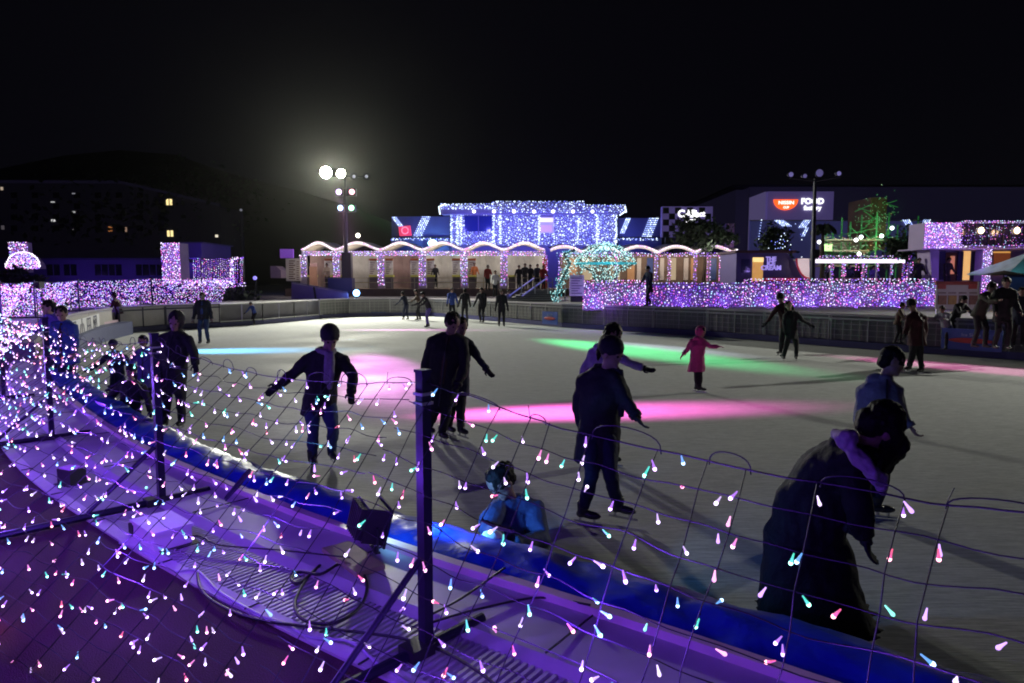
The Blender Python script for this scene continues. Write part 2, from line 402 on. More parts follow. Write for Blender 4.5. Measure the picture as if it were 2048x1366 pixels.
def net(i, A, B, sag, k0, k1, nbulb, cs, r, indiv):
    n = outw(i) if i else outw(1)
    n2 = outw(i + 1); rnd = random.Random(50 + i)
    seed = i * 7.3
    def P(t, u):
        base = A.lerp(B, t); o = n.lerp(n2, t); top = 1.17 - sag * 4 * t * (1 - t)
        k = k0 + (k1 - k0) * t
        z = top * (1 - u) ; out = k * top * u
        w = noise.noise(Vector((t*5+seed, u*3, 0))) * .035 + noise.noise(Vector((t*19+seed, u*9, 3))) * .006
        return base + o * (out + w) + Vector((0, 0, z + .012 * noise.noise(Vector((t*13, u*7, seed))) + .012))
    L = (B - A).length
    lab = NETLAB[i] if i < len(NETLAB) else None
    mid = (A + B) / 2
    root = empty('light_net', mid, lab, 'light net', 'nets of fairy lights hung along the fence')
    c = MB(); nv = int(L / cs); hh = 1.17 * math.hypot(1, (k0+k1)/2); nh = int(hh / (.098 if indiv else cs * .78)); seg = 14 if indiv else 6
    ns = 5 if indiv else 3
    tj = [(j + .5 + rnd.uniform(-.28, .28)) / nv for j in range(nv)]
    for j, t0 in enumerate(tj):
        ph = rnd.uniform(0, 9)
        c.tube([P(t0 + .003 * math.sin(ph + q*.7) + (.004*noise.noise(Vector((t0*40, q*.6, 1)))), q / seg) for q in range(seg + 1)], r, ns, cap=False)
        if indiv and j % 2 == 0 and j + 1 < nv:
            a = P(t0 + .01*math.sin(ph), 0); t1 = tj[j+1]; b_ = P(t1, 0); hgt = rnd.uniform(.012, .05)
            c.tube([a.lerp(b_, .5 - .5*math.cos(math.pi*w_/12)) + Vector((0, 0, -.012 + (hgt + .012) * math.sin(math.pi*w_/12)**.6)) for w_ in range(13)], r, ns)
        if indiv and rnd.random() < .25:
            a = P(t0, 0); c.tube([a, a + Vector((rnd.uniform(-.02, .02), 0, rnd.uniform(.03, .06)))], r*.8, 4)
    hs = 60 if indiv else 8
    for q in range(nh + 1):
        u0 = q / nh; c.tube([P(w / hs, min(1, max(0, u0 + .012 * noise.noise(Vector((w*15.6/hs, q*3, seed)))))) for w in range(hs + 1)], r * (1.25 if q == 0 else .9), ns, cap=False)
    c.build('cord', cord_m, root)
    if indiv:      # bundles of taped up surplus cable
        for _ in range(3):
            t = rnd.uniform(.1, .9); u = rnd.randint(1, max(1, nh-3)) / nh
            a = P(t, u); b_ = P(t + .045, u + .004) if rnd.random() < .6 else P(t, u + .1)
            m2 = MB()
            for w in range(5):
                e = Vector((rnd.uniform(-.006, .006), rnd.uniform(-.006, .006), rnd.uniform(-.008, .008)))
                m2.tube([a + e, a.lerp(b_, .5) + e * 1.8 - Vector((0, 0, .006)), b_ + e], .004, 5)
            m2.build('cable_bundle', cord_m, root)
    pts = []
    gx_ = max(1, int(math.sqrt(nbulb * L / hh))); gz_ = max(1, nbulb // gx_)
    for b_i in range(gx_ * gz_):
        if i > 3: t = rnd.random(); u = rnd.random()
        elif rnd.random() < .5:
            t = ((b_i % gx_) + rnd.random()) / gx_; t = min(tj, key=lambda v_: abs(v_ - t)); u = (b_i // gx_ + rnd.random()) / gz_
        else: t = ((b_i % gx_) + rnd.random()) / gx_; u = round((b_i // gx_ + rnd.random()) / gz_ * nh) / nh + rnd.uniform(-.004, .004)
        p = P(t, min(.995, max(0, u)))
        d = Vector((rnd.gauss(0, .55), rnd.gauss(0, .5), -1 + rnd.gauss(0, .55)))
        pts.append((p, d.normalized(), rnd.choice(COLS)))
    off_o = n * .006
    pts.sort(key=lambda q: (q[0] - Vector((0, 0, 1.6))).length if abs(q[0].x) < .82 * q[0].y else 99)
    st = MB()
    for w, (p, d, k) in enumerate(pts):
        tip = p + off_o + d * .03
        if indiv and w < 99:
            o = bpy.data.objects.new('bulb', BM[k + ('_dim' if rnd.random() < .3 else '')]); COL.objects.link(o); o.parent = root; WL[o.name] = WL[root.name]
            o.location = tip - mid; o.rotation_mode = 'QUATERNION'; o.rotation_quaternion = d.to_track_quat('Z', 'Y'); o.scale = [(.80, .80, .8)[i] * rnd.uniform(.85, 1.1)] * 3
        elif i < 5:
            bulb_geo(st, tip, d, (1.1, 1.0, 1.0, 1.2, 1.5)[i] * rnd.uniform(.85, 1.1), BI[k], BI[k] + 6, 6)
        else:
            st.octa(tip, .017, rnd.choices(range(5), (4, 7, 4, 2, 4))[0])
    if st.v:
        s = st.build('bulb', BMATS if i < 5 else FARS, root); s['kind'] = 'stuff'
    return P
NP = []
spec = [(.10, .5, .8, 340, .16), (.10, .9, 1.45, 520, .155), (.10, 1.45, 1.3, 760, .15), (.06, 1.3, 1.1, 1700, .15), (.05, .9, .8, 2300, .16)]
for i in range(5):
    s = spec[i]; NP.append(net(i, FP[i], FP[i+1], s[0], s[1], s[2], s[3], s[4], .0020 if i < 2 else .0021, i < 3))
for i in range(5, 11):
    A, B = FP[i], FP[i+1]; NP.append(net(i, A, B, .04, .8, .7, 1450, .5, .006, False))
for rt in [o for o in COL.objects if o.name.startswith('light_net') and 'label' not in o]:
    o = rt
far_labels = ['net crammed with white and violet lights behind the couple at the rink edge', 'net of lights on the bank behind the banner of the rink wall',
              'net of glowing violet lights above the banner, left of the red jacket skater', 'net of lights above the pale rink wall behind the hooded skater',
              'net of lights on the bank below the glowing square tower', 'net of lights at the foot of the hanging light curtain', 'net of lights ending beside the dark hedge']
k = 0
for o in [o for o in COL.objects if o.name.startswith('light_net')]:
    if 'label' not in o: o['label'] = far_labels[k]; k += 1
# light given off by the nets: lamps sitting among the bulbs
def glow(p, e, c=violet, r=.02, nm='glow_lamp'): lamp('POINT', nm, p, e, c, r)
for i, t, u, e in [(0, .35, .55, 5), (0, .62, .35, 5), (0, .8, .8, 7), (1, .12, .45, 6), (1, .4, .62, 4.5), (1, .62, .4, 6), (1, .85, .7, 4.5), (1, .9, .3, 6), (2, .25, .5, 9), (2, .6, .4, 9),
                   (2, .8, .85, 9), (3, .3, .4, 13), (3, .75, .6, 13), (4, .3, .5, 16), (4, .8, .5, 16)]:
    glow(NP[i](t, u) + outw(max(1, i)) * .10, e * 3.3)
for i, t, u, e, c in [(1, .55, .97, 1.0, (1, .08, .45)), (1, .8, .97, .5, (1, .06, .4)), (0, .85, .9, .5, (1, .1, .6)), (2, .3, .95, 2, (1, .1, .5)), (1, .2, .2, 1, (.1, .5, 1))]:
    glow(NP[i](t, u) + outw(1) * .05 + V((0, 0, .06)), e, c)
for i in range(5, 11):
    for t in (.25, .75): glow(NP[i](t, .5) - outw(i) * .25, 26)

# ------------------------------------------------------------------ things lying along the walkway
def cable(name, pts, r, m, label, k=6):
    P = [Vector(p) for p in pts]; out = []
    for i in range(len(P)-1):
        a = P[max(i-1, 0)]; b_ = P[i]; c = P[i+1]; d = P[min(i+2, len(P)-1)]
        for j in range(k):
            t = j/k; out.append(.5*((2*b_)+(c-a)*t+(2*a-5*b_+4*c-d)*t*t+(3*b_-a-3*c+d)*t*t*t))
    out.append(P[-1]); mb = MB(); mb.tube(out, r, 8)
    return tag(mb.build(name, m, origin=P[0], smooth=True), label, 'cable')
pale_c = mat('pale_cable', (.3, .28, .36), .45, noise_amt=0)
cable('cable', [gz(240, 1085, .02), gz(300, 1110, .012), gz(345, 1142, .012), gz(395, 1143, .012), gz(440, 1185, .012), gz(520, 1230, .012), gz(570, 1248, .012), gz(620, 1275, .012), gz(700, 1284, .03), gz(760, 1330, .012), gz(830, 1375, .012)],
      .0085, pale_c, 'pale grey cable snaking along the kerb on the dark walkway')
cable('cable', [gz(395, 1145, .012), gz(400, 1175, .012), gz(430, 1205, .012), gz(500, 1235, .02), gz(590, 1250, .03), gz(700, 1262, .03), gz(800, 1276, .03), gz(880, 1300, .03), gz(960, 1345, .04), gz(1010, 1390, .04)],
      .007, dark, 'thin black cable running from the kerb across the drain grating')
cable('cable', [gz(700, 1120, .05), gz(728, 1150, .03), gz(733, 1185, .025), gz(712, 1222, .025), gz(660, 1247, .025), gz(605, 1238, .025), gz(590, 1205, .025), gz(612, 1160, .025), gz(640, 1130, .03), gz(600, 1165, .03), gz(582, 1158, .03), gz(598, 1143, .03), gz(640, 1148, .04), gz(675, 1128, .05)],
      .008, dark, 'black cable coiled in a loop on the drain grating')
cable('cable', [gz(700, 1115, .07), gz(560, 1100, .045), gz(440, 1090, .04), gz(400, 1072, .05), gz(372, 1075, .06)], .005, dark, 'black lead between the white box and the floodlight')
cable('cable', [gz(850, 1235, .05), gz(925, 1195, .045), gz(1010, 1135, .085)], .006, dark, 'short dark cable lying across the deck sheet right of the tallest post')
cable('cable', [gz(862, 1245, .05), gz(960, 1217, .045), gz(1080, 1195, .045), gz(1180, 1210, .085)], .006, dark, 'thin dark cable curving along the deck towards the edge board')
# covered junction box
c0 = gz(325, 1082, 0); r0 = empty('junction_box', c0, 'white plastic junction box on the walkway kerb under the slanting foot bar', 'junction box')
mb = MB(); an = math.atan2(-.67, .74)
mb.box(c0 + V((0, 0, .055)), (.34, .22, .11), an); mb.build('box_body', white_paint, r0)
mb = MB(); mb.box(c0 + V((0, 0, .118)), (.36, .24, .016), an); mb.build('lid', white_paint, r0)
mb = MB(); mb.box(c0 + V((-.2, .06, .06)), (.07, .05, .06), an); mb.build('plug', dark, r0)
mb = MB(); mb.box(c0 + V((0, 0, .004)), (.42, .28, .008), an); mb.build('drip_tray', dark, r0)
# small black lamp box
c0 = gz(145, 968, 0); r0 = empty('ground_lamp', c0, 'small squat black lamp box with a glowing violet top on the walkway', 'ground lamp')
mb = MB(); mb.box(c0 + V((0, 0, .07)), (.16, .13, .12), an + .3); mb.box(c0 + V((0, 0, .006)), (.2, .17, .012), an + .3); mb.build('housing', dark, r0)
mb = MB(); mb.box(c0 + V((0, 0, .135)), (.14, .11, .01), an + .3); mb.build('lens', mat('violet_lens', (.3, .2, .5), .2, noise_amt=0, emit=(.35, .08, .8), es=.35), r0)
# floodlight beside the child
c0 = gz(700, 1118, .03); c0.z = .03
r0 = empty('floodlight', c0, 'black floodlight on a bracket beside the pad, aimed past the kneeling child', 'floodlight')
hd = gy(742, 1040, c0.y + .12); aim = (V((1.1, 4.75, -.35)) - hd).normalized(); q = aim.to_track_quat('X', 'Z').to_matrix()
mb = MB(); mb.box(hd, (.13, .26, .2), 0, 0, q)
for k in range(7): mb.box(hd - aim * .08 + q @ V((0, -.11 + .036 * k, 0)), (.05, .008, .18), 0, 0, q)
mb.box(hd + aim * .068, (.012, .29, .23), 0, 0, q); mb.build('housing', dark, r0)
mb = MB(); mb.box(hd + aim * .076, (.004, .23, .17), 0, 0, q); mb.build('lens', mat('blue_lens', (.2, .4, .6), .1, noise_amt=0, emit=(.2, .6, 1), es=8), r0)
mb = MB()
for sgn in (-1, 1):
    a = hd + q @ V((0, .15 * sgn, 0)); mb.bar(a, (a.x, a.y, c0.z + .04), .03, .008)
a = hd + q @ V((0, -.15, 0)); b_ = hd + q @ V((0, .15, 0)); mb.bar((a.x, a.y, c0.z + .04), (b_.x, b_.y, c0.z + .04), .03, .01); mb.build('bracket', black_metal, r0)
mb = MB(); mb.box(c0 + V((.02, -.02, .014)), (.44, .17, .026), an - .15); mb.build('base_plank', mat('yellowed_plank', (.28, .26, .12), .7, nscale=14, noise_amt=.3), r0)
# low stage lights at the rink edge that throw the coloured pools
LOWLAB = {'pink': 'low black stage light on the pad throwing the pink streak', 'cyan': 'low black stage light at the rink wall throwing the pale blue streak', 'rose': 'low black stage light at the far left wall throwing the rose streak'}
for k, p in LOW.items():
    g = p - V((0, 0, .55)); g.z = .03 if k == 'pink' else (.37 if k == 'cyan' else p.z - .4)
    r0 = empty('stage_light', (p.x, p.y, g.z), LOWLAB[k], 'stage light', 'low stage lights round the rink')
    mb = MB(); mb.box(p - V((.14, 0, 0)), (.14, .2, .16)); mb.box(p - V((.06, 0, 0)), (.02, .23, .19)); mb.build('housing', dark, r0)
    mb = MB(); mb.bar((p.x - .14, p.y - .12, p.z), (p.x - .14, p.y - .12, g.z), .03, .01); mb.bar((p.x - .14, p.y + .12, p.z), (p.x - .14, p.y + .12, g.z), .03, .01); mb.box((p.x - .14, p.y, g.z + .01), (.1, .3, .02)); mb.build('bracket', black_metal, r0)

# ------------------------------------------------------------------ people
def cloth(name, col, rough=.75): return mat('cloth_' + name, col, rough, nscale=40, noise_amt=.35, bump=.4, spec=.25)
CL = dict(soot=cloth('soot', (.006, .006, .009)), slate=cloth('slate', (.045, .06, .15)), black=cloth('black', (.015, .014, .019)), navy=cloth('navy', (.012, .016, .04)), denim=cloth('denim', (.03, .05, .11)), grey=cloth('grey', (.16, .16, .2)),
          scarf=cloth('pale_scarf', (.24, .22, .25)), pink=cloth('pink', (.34, .06, .18)), maroon=cloth('maroon', (.045, .01, .016)), olive=cloth('olive', (.03, .03, .022)),
          purple=cloth('purple', (.09, .06, .3)), blue=cloth('blue', (.03, .06, .28)), white=cloth('white', (.7, .7, .7)), brown=cloth('brown', (.06, .035, .025)),
          orange=cloth('orange', (.45, .14, .05)), lilac=cloth('lilac', (.34, .28, .42)), tan=cloth('tan', (.3, .24, .2)), red=cloth('red', (.35, .03, .03)))
hair_m = mat('dark_hair', (.008, .006, .006), .6, nscale=90, noise_amt=.4, bump=.3, spec=.12)
boot_m = mat('skate_boot', (.02, .02, .024), .4); blade_m = mat('skate_blade', (.6, .6, .62), .25, .9)
boot_g = mat('grey_skate_boot', (.3, .3, .33), .5)
def hand(mb, wrist, d, side, s, curl=.4, n=6):
    d = Vector(d).normalized(); side = (Vector(side) - d * Vector(side).dot(d)).normalized(); pn = d.cross(side)
    pal = wrist + d * .045 * s
    q = Matrix((side, d, pn)).transposed()
    mb.ell(pal, (.036 * s, .05 * s, .016 * s), 10, 8, 0, q)
    for k, (o, L) in enumerate(((-.027, .062), (-.009, .072), (.009, .067), (.026, .052))):
        a = wrist + d * .082 * s + side * o * s; dd = d
        pts = [a - d * .02 * s, a]
        for j in range(3):
            ang = curl * (j + 1) * .6; v = (d * math.cos(ang) + pn * math.sin(ang)).normalized()
            pts.append(pts[-1] + v * L * s * (.42, .32, .26)[j])
        mb.tube(pts, [.0095*s, .0095*s, .009*s, .0082*s, .0066*s], n)
    a = wrist + d * .02 * s - side * .03 * s
    mb.tube([a, a + (d * .6 - side * .8).normalized() * .03 * s, a + (d * .6 - side * .8).normalized() * .03 * s + (d - side * .15 + pn * .3).normalized() * .038 * s], [.012*s, .011*s, .008*s], n)
def frame(up, fwd):
    up = up.normalized(); fwd = (fwd - up * fwd.dot(up)).normalized(); rt = fwd.cross(up)
    return Matrix((rt, fwd, up)).transposed()
def loft(mb, secs, n=16):
    # secs: (centre, width axis, depth axis, half width, half depth)
    base = len(mb.v)
    for c, w, d, a, b_ in secs:
        for k in range(n):
            t = 2 * math.pi * k / n; mb.v.append(tuple(Vector(c) + w * (math.cos(t) * a) + d * (math.sin(t) * b_)))
    for i in range(len(secs) - 1):
        for k in range(n):
            p = base + i*n + k; q = base + i*n + (k+1) % n
            mb.f.append((p, q, q + n, p + n)); mb.m.append(0)
    mb.f.append(tuple(base + k for k in range(n))[::-1]); mb.m.append(0)
    e = base + (len(secs)-1)*n; mb.f.append(tuple(e + k for k in range(n))); mb.m.append(0)
def person(J, h, face, label, coat='black', trousers='navy', hem=.18, hat=None, hair='short', scarf=None, gloves='black', skates=True, fine=1, group=None,
           hood=False, head_up=None, head_fwd=None, flare=1.0, bulk=1.0, boots=boot_m, inner=None, bag=None, curl=.5, skirt=None, head=1.1):
    """J: joints as world points: head, neck, chest, pelvis, sl, el, wl, sr, er, wr, hl, kl, al, hr, kr, ar"""
    s = h / 1.7; hs = s * head; f = Vector((face[0], face[1], 0)).normalized(); vx = {3: .0075, 2: .011, 1: .016, 0: .03}[fine]
    J = {k: Vector(v) for k, v in J.items()}
    foot = Vector(((J['al'].x + J['ar'].x) / 2, (J['al'].y + J['ar'].y) / 2, min(J['al'].z, J['ar'].z) - .1 * s))
    hu = (Vector(head_up) if head_up is not None else (J['head'] - J['neck'])).normalized(); hf = Vector(head_fwd).normalized() if head_fwd is not None else f
    HM = frame(hu, hf); hc = J['head']
    mb = MB()
    # head with face
    mb.ell(hc + hu * .02 *hs, (.076*hs, .094*hs, .098*hs), 20, 14, 0, HM)
    mb.ell(hc + HM @ V((0, .022, -.05)) *hs, (.056*hs, .064*hs, .068*hs), 16, 12, 0, HM)
    if fine >= 1:
        mb.ell(hc + HM @ V((0, .088, -.018)) *hs, (.012*hs, .018*hs, .02*hs), 8, 6, 0, HM)
        mb.ell(hc + HM @ V((0, .074, -.088)) *hs, (.024*hs, .02*hs, .018*hs), 8, 6, 0, HM)
        mb.ell(hc + HM @ V((0, .082, -.058)) *hs, (.023*hs, .012*hs, .01*hs), 8, 6, 0, HM)
        mb.ell(hc + HM @ V((0, .08, .018)) *hs, (.05*hs, .014*hs, .01*hs), 10, 6, 0, HM)
        for k in (-1, 1): mb.ell(hc + HM @ V((.076*k, 0, -.01)) *hs, (.01*hs, .02*hs, .03*hs), 8, 6, 0, HM)
    mb.tube([hc - hu * .06 * s, J['neck'], J['chest'] + (J['neck'] - J['chest']) * .6], [.05*s, .052*s, .07*s], 12)
    sp = [J['pelvis'], J['pelvis'].lerp(J['chest'], .5), J['chest'], J['neck']]
    W1 = (J['sr'] - J['sl']).normalized(); W0 = (J['hr'] - J['hl']); W0 = W0.normalized() if W0.length > .01 else W1
    if W1.dot(W0) < 0: W0 = -W0
    up = (J['neck'] - J['pelvis']).normalized()
    def ax(w):
        d = up.cross(w); return d.normalized() if d.length > .1 else f
    secs = [(sp[0], W0, ax(W0), .13*s, .09*s), (sp[1], W0.lerp(W1, .5).normalized(), ax(W1), .12*s, .085*s), (sp[2], W1, ax(W1), .14*s, .095*s), (sp[3] - up*.04*s, W1, ax(W1), .1*s, .06*s)]
    loft(mb, secs)
    glove_in_body = gloves is None
    for S_, E_, W_, sd in (('sl', 'el', 'wl', -1), ('sr', 'er', 'wr', 1)):
        mb.tube([J['chest'].lerp(J[S_], .4), J[S_], J[E_], J[W_]], [.05*s, .042*s, .034*s, .024*s], 10)
        if glove_in_body:
            d = J[W_] - J[E_]
            if fine >= 2: hand(mb, J[W_], d, f.cross(d) if f.cross(d).length > .05 else W1, s, curl)
            else: mb.ell(J[W_] + d.normalized() * .06 * s, (.03*s, .03*s, .055*s), 8, 6, 0, frame(d, f + V((.01, .02, .03))))
    for H_, K_, A_ in (('hl', 'kl', 'al'), ('hr', 'kr', 'ar')):
        mb.tube([J[H_], J[K_], J[A_], J[A_] - V((0, 0, .03))], [.075*s, .05*s, .035*s, .035*s], 10)
        mb.ell(J[K_], .052*s, 8, 6)
    me = remesh(mb, vx if fine else .028, 0, 9, 1)
    root = link_mesh('person', me, skin, None, foot)
    tag(root, label, 'person', group)
    if fine >= 2:
        for k in (-1, 1):
            e = MB(); e.ell(hc + HM @ V((.03*k, .082, .0)) *hs, .011*hs, 8, 6, 0); e.build('eye', hair_m, root, smooth=True)
    b = bulk
    # coat: torso, hem and sleeves in one garment
    c = MB(); dn = -up; hp = J['pelvis'] + dn * hem * s
    if hem > .35: hp = J['pelvis'].lerp(J['kl'].lerp(J['kr'], .5), hem / .45)
    d0 = ax(W0)
    secs = [(hp, W0, d0, .175*s*flare*b, .135*s*flare*b), (J['pelvis'].lerp(hp, .5), W0, d0, .17*s*b*(1+flare)/2, .13*s*b*(1+flare)/2), (J['pelvis'], W0, d0, .165*s*b, .125*s*b),
            (sp[1], W0.lerp(W1, .5).normalized(), ax(W1), .155*s*b, .12*s*b), (sp[2], W1, ax(W1), .175*s*b, .125*s*b), (J['chest'].lerp(J['neck'], .62), W1, ax(W1), .165*s*b, .09*s*b), (J['neck'], W1, ax(W1), .08*s, .065*s)]
    loft(c, secs, 20)
    for S_, E_, W_ in (('sl', 'el', 'wl'), ('sr', 'er', 'wr')):
        c.ell(J[S_], .064*s*b, 10, 8); c.tube([J['neck'] - up*.02*s, J['neck'].lerp(J[S_], .55) + up*.004*s, J[S_] + up*.0*s], [.066*s*b, .062*s*b, .06*s*b], 12)
        c.tube([J['chest'].lerp(J[S_], .5) + up*.02*s, J[S_], J[S_].lerp(J[E_], .5), J[E_], J[E_].lerp(J[W_], .5), J[W_]], [.07*s*b, .07*s*b, .062*s*b, .054*s*b, .05*s*b, .042*s*b], 12)
        c.ell(J[E_], .054*s*b, 8, 6)
    c.tube([J['neck'] - up*.03*s, J['neck'] + up*.035*s], [.085*s, .072*s], 14)
    if hood:
        c.ell(hc + HM @ V((0, -.025, .012)) *hs, (.108*hs, .115*hs, .13*hs), 14, 10, 0, HM)
        c.ell(J['neck'] - f*.03*s, (.11*s, .1*s, .06*s), 12, 8)
    elif fine >= 2:
        c.ell(J['neck'] - f * .06*s - up*.01*s, (.1*s, .07*s, .06*s), 12, 8)
    me = remesh(c, max(.012, vx), .016 if fine else .006, 7, 3)
    if hood:   # open the hood in front of the face
        import bmesh
        bm = bmesh.new(); bm.from_mesh(me); ctr = hc + HM @ V((0, .1, -.012)) *hs
        g = [v for v in bm.verts if (v.co - ctr).length < .082 * s]
        bmesh.ops.delete(bm, geom=g, context='VERTS'); bm.to_mesh(me); bm.free()
    link_mesh('coat', me, CL[coat], root)
    if fine >= 2 and not skirt:     # placket down the front and cuffs
        ff = ax(W1); ff = ff if ff.dot(f) > 0 else -ff; z_ = MB()
        z_.tube([J['neck'] + ff*.075*s, J['chest'] + ff*.132*s*b, sp[1] + ff*.128*s*b, J['pelvis'] + ff*.132*s*b, J['pelvis'].lerp(hp, .9) + ff*.142*s*b*flare], .009*s, 6)
        z_.build('zip', black_metal, root)
        for E_, W_ in (('el', 'wl'), ('er', 'wr')):
            z_ = MB(); d_ = (J[W_] - J[E_]).normalized(); z_.tube([J[W_] - d_*.035*s, J[W_] + d_*.008*s], [.05*s*b, .046*s*b], 12); z_.build('cuff', CL[coat], root, smooth=True)
    if inner:
        m2 = MB(); ff = ax(W1); ff = ff if ff.dot(f) > 0 else -ff
        loft(m2, [(J['pelvis'] + ff*.095*s*b, W0, ff, .05*s, .045*s), (J['chest'] + ff*.09*s*b, W1, ff, .05*s, .045*s), (J['neck'] + ff*.03*s, W1, ff, .04*s, .045*s)], 10)
        link_mesh('shirt', remesh(m2, max(.014, vx), .004), CL[inner], root)
    # trousers
    t = MB()
    t.ell(J['pelvis'], (.15*s, .11*s, .11*s), 12, 8)
    for H_, K_, A_ in (('hl', 'kl', 'al'), ('hr', 'kr', 'ar')):
        t.tube([J['pelvis'].lerp(J[H_], .6), J[H_], J[H_].lerp(J[K_], .5), J[K_], J[K_].lerp(J[A_], .5), J[A_]], [.09*s, .09*s, .082*s, .066*s, .062*s, .05*s], 12)
        t.ell(J[K_], .066*s, 8, 6)
    link_mesh('trousers', remesh(t, max(.013, vx), .011, 10, 2), CL[trousers], root)
    if skirt:
        t = MB(); kk = J['kl'].lerp(J['kr'], .5); loft(t, [(kk + (J['al'].lerp(J['ar'], .5) - kk)*.5, W0, d0, .29*s*flare, .26*s*flare), (kk, W0, d0, .25*s*flare, .22*s*flare), (J['pelvis'], W0, d0, .17*s*b, .14*s*b)], 20)
        link_mesh('skirt', remesh(t, .016, .014, 6), CL[skirt], root)
    # skates
    for A_, K_ in (('al', 'kl'), ('ar', 'kr')):
        A = J[A_]; sh = (A - J[K_]).normalized(); ff = f.copy()
        if fine == 0 and not skates:
            t = MB(); t.box(A + ff*.05*s - V((0, 0, .04*s)), (.09*s, .22*s, .08*s), math.atan2(ff.y, ff.x) - math.pi/2); t.build('shoe', boots, root); continue
        t = MB(); FM = frame(V((0, 0, 1)), ff)
        t.tube([A + V((0, 0, .09*s)), A, A - V((0, 0, .045*s))], [.058*s, .054*s, .05*s], 12)
        t.ell(A + ff*.075*s - V((0, 0, .032*s)), (.043*s, .105*s, .038*s), 12, 8, 0, FM)
        t.ell(A - ff*.02*s - V((0, 0, .035*s)), (.04*s, .05*s, .036*s), 10, 8, 0, FM)
        bt = link_mesh('skate' if skates else 'shoe', remesh(t, max(.01, vx) if fine else .022, 0), boots, root)
        if skates and fine:
            bl = MB(); z0 = A.z - .118*s
            bl.bar(tuple(A - ff*.09*s + V((0, 0, -.108*s))), tuple(A + ff*.19*s + V((0, 0, -.108*s))), .004, .02*s)
            for k in (-.03, .11): bl.bar(tuple(A + ff*k*s + V((0, 0, -.1*s))), tuple(A + ff*k*s + V((0, 0, -.06*s))), .03*s, .02*s)
            bl.build('blade', blade_m, bt)
    # hair and hats
    hm_ = MB()
    if hat is None or hair == 'long':
        hm_.ell(hc + HM @ V((0, -.012, .036)) *hs, (.086*hs, .1*hs, .09*hs), 16, 12, 0, HM)
        hm_.ell(hc + HM @ V((0, -.045, -.0)) *hs, (.08*hs, .066*hs, .09*hs), 14, 10, 0, HM)
        if hair == 'long':
            g = V((0, 0, -1))
            for k in range(-3, 4):
                a0 = hc + HM @ V((.022*k, -.055 + .006*abs(k), 0)) *hs
                hm_.tube([a0, a0 + (HM @ V((.006*k, -.02, -.12)))*hs, a0 + (HM @ V((.01*k, -.01, -.22)))*hs + g*.05*hs, a0 + (HM @ V((.012*k, .0, -.25)))*hs + g*.12*hs], [.04*hs, .036*hs, .03*hs, .012*hs], 8)
        if hair == 'forward':
            for k in range(-4, 5):
                a0 = hc + HM @ V((.02*k, .02 - .004*k*k, .04)) * s; e0 = hc + V((.03 + .018*k, .02*k, -.27 - .01*(k % 3))) * s
                hm_.tube([a0, a0.lerp(e0, .45) + f*.06*s, e0], [.05*s, .045*s, .014*s], 8)
        if hair == 'ponytail':
            a0 = hc + HM @ V((0, -.1, .03)) *hs
            hm_.ell(a0, .035*hs, 8, 6); hm_.tube([a0, a0 + V((0, 0, -.02)) - f*.05*hs, a0 + V((0, 0, -.13)) - f*.06*hs], [.026*hs, .03*hs, .012*hs], 8)
        link_mesh('hair', remesh(hm_, max(.009, vx), .012, 22, 1), hair_m, root)
    if hat:
        t = MB(); kind, hcx = hat
        t.ell(hc + HM @ V((0, -.014, .05)) *hs, (.096*hs, .112*hs, .096*hs), 16, 12, 0, HM)
        t.tube([hc + HM @ V((0, -.008, .012))*hs, hc + HM @ V((0, -.008, .045))*hs], [.096*hs, .094*hs], 16)
        if kind == 'cap': t.ell(hc + HM @ V((0, .115, .032)) *hs, (.065*hs, .07*hs, .008*hs), 14, 6, 0, HM)
        if kind == 'pom': t.ell(hc + HM @ V((0, -.01, .15)) *hs, .035*hs, 10, 8)
        link_mesh('cap' if kind == 'cap' else 'knit_hat', remesh(t, max(.011, vx), .003, 25), CL[hcx], root)
    if scarf:
        t = MB(); nk = J['neck'] + up*.02*s
        ring = [nk + (W1*math.cos(a)*.085 + f*math.sin(a)*.075)*s + V((0, 0, -.012*math.sin(a)))*s for a in [2*math.pi*k/12 for k in range(13)]]
        t.tube(ring, .034*s, 8)
        fr = nk + f*.1*s; t.tube([fr, fr.lerp(J['chest'] + f*.14*s, .8), J['chest'].lerp(J['pelvis'], .35) + f*.155*s], [.035*s, .036*s, .028*s], 8)
        fr = nk + f*.09*s + W1*.04*s; t.tube([fr, J['chest'] + f*.15*s + W1*.05*s, J['chest'].lerp(J['pelvis'], .55) + f*.155*s + W1*.05*s], [.033*s, .036*s, .028*s], 8)
        link_mesh('scarf', remesh(t, max(.012, vx), .006, 14), CL[scarf], root)
    if gloves:
        for S_, E_, W_ in (('sl', 'el', 'wl'), ('sr', 'er', 'wr')):
            d = J[W_] - J[E_]; t = MB(); sd = f.cross(d); sd = sd if sd.length > .03 else W1
            if fine >= 1:
                hand(t, J[W_], d, sd, s * 1.12, curl); t.tube([J[W_] - d.normalized()*.03*s, J[W_] + d.normalized()*.04*s], [.034*s, .036*s], 10)
                link_mesh('glove', remesh(t, .0065 if fine >= 2 else .009, 0, 9, 1), CL[gloves], root)
            else:
                t.ell(J[W_] + d.normalized()*.05*s, (.035*s, .035*s, .06*s), 8, 6, 0, frame(d, f + V((.01, .02, .03)))); t.build('glove', CL[gloves], root, smooth=True)
    return root
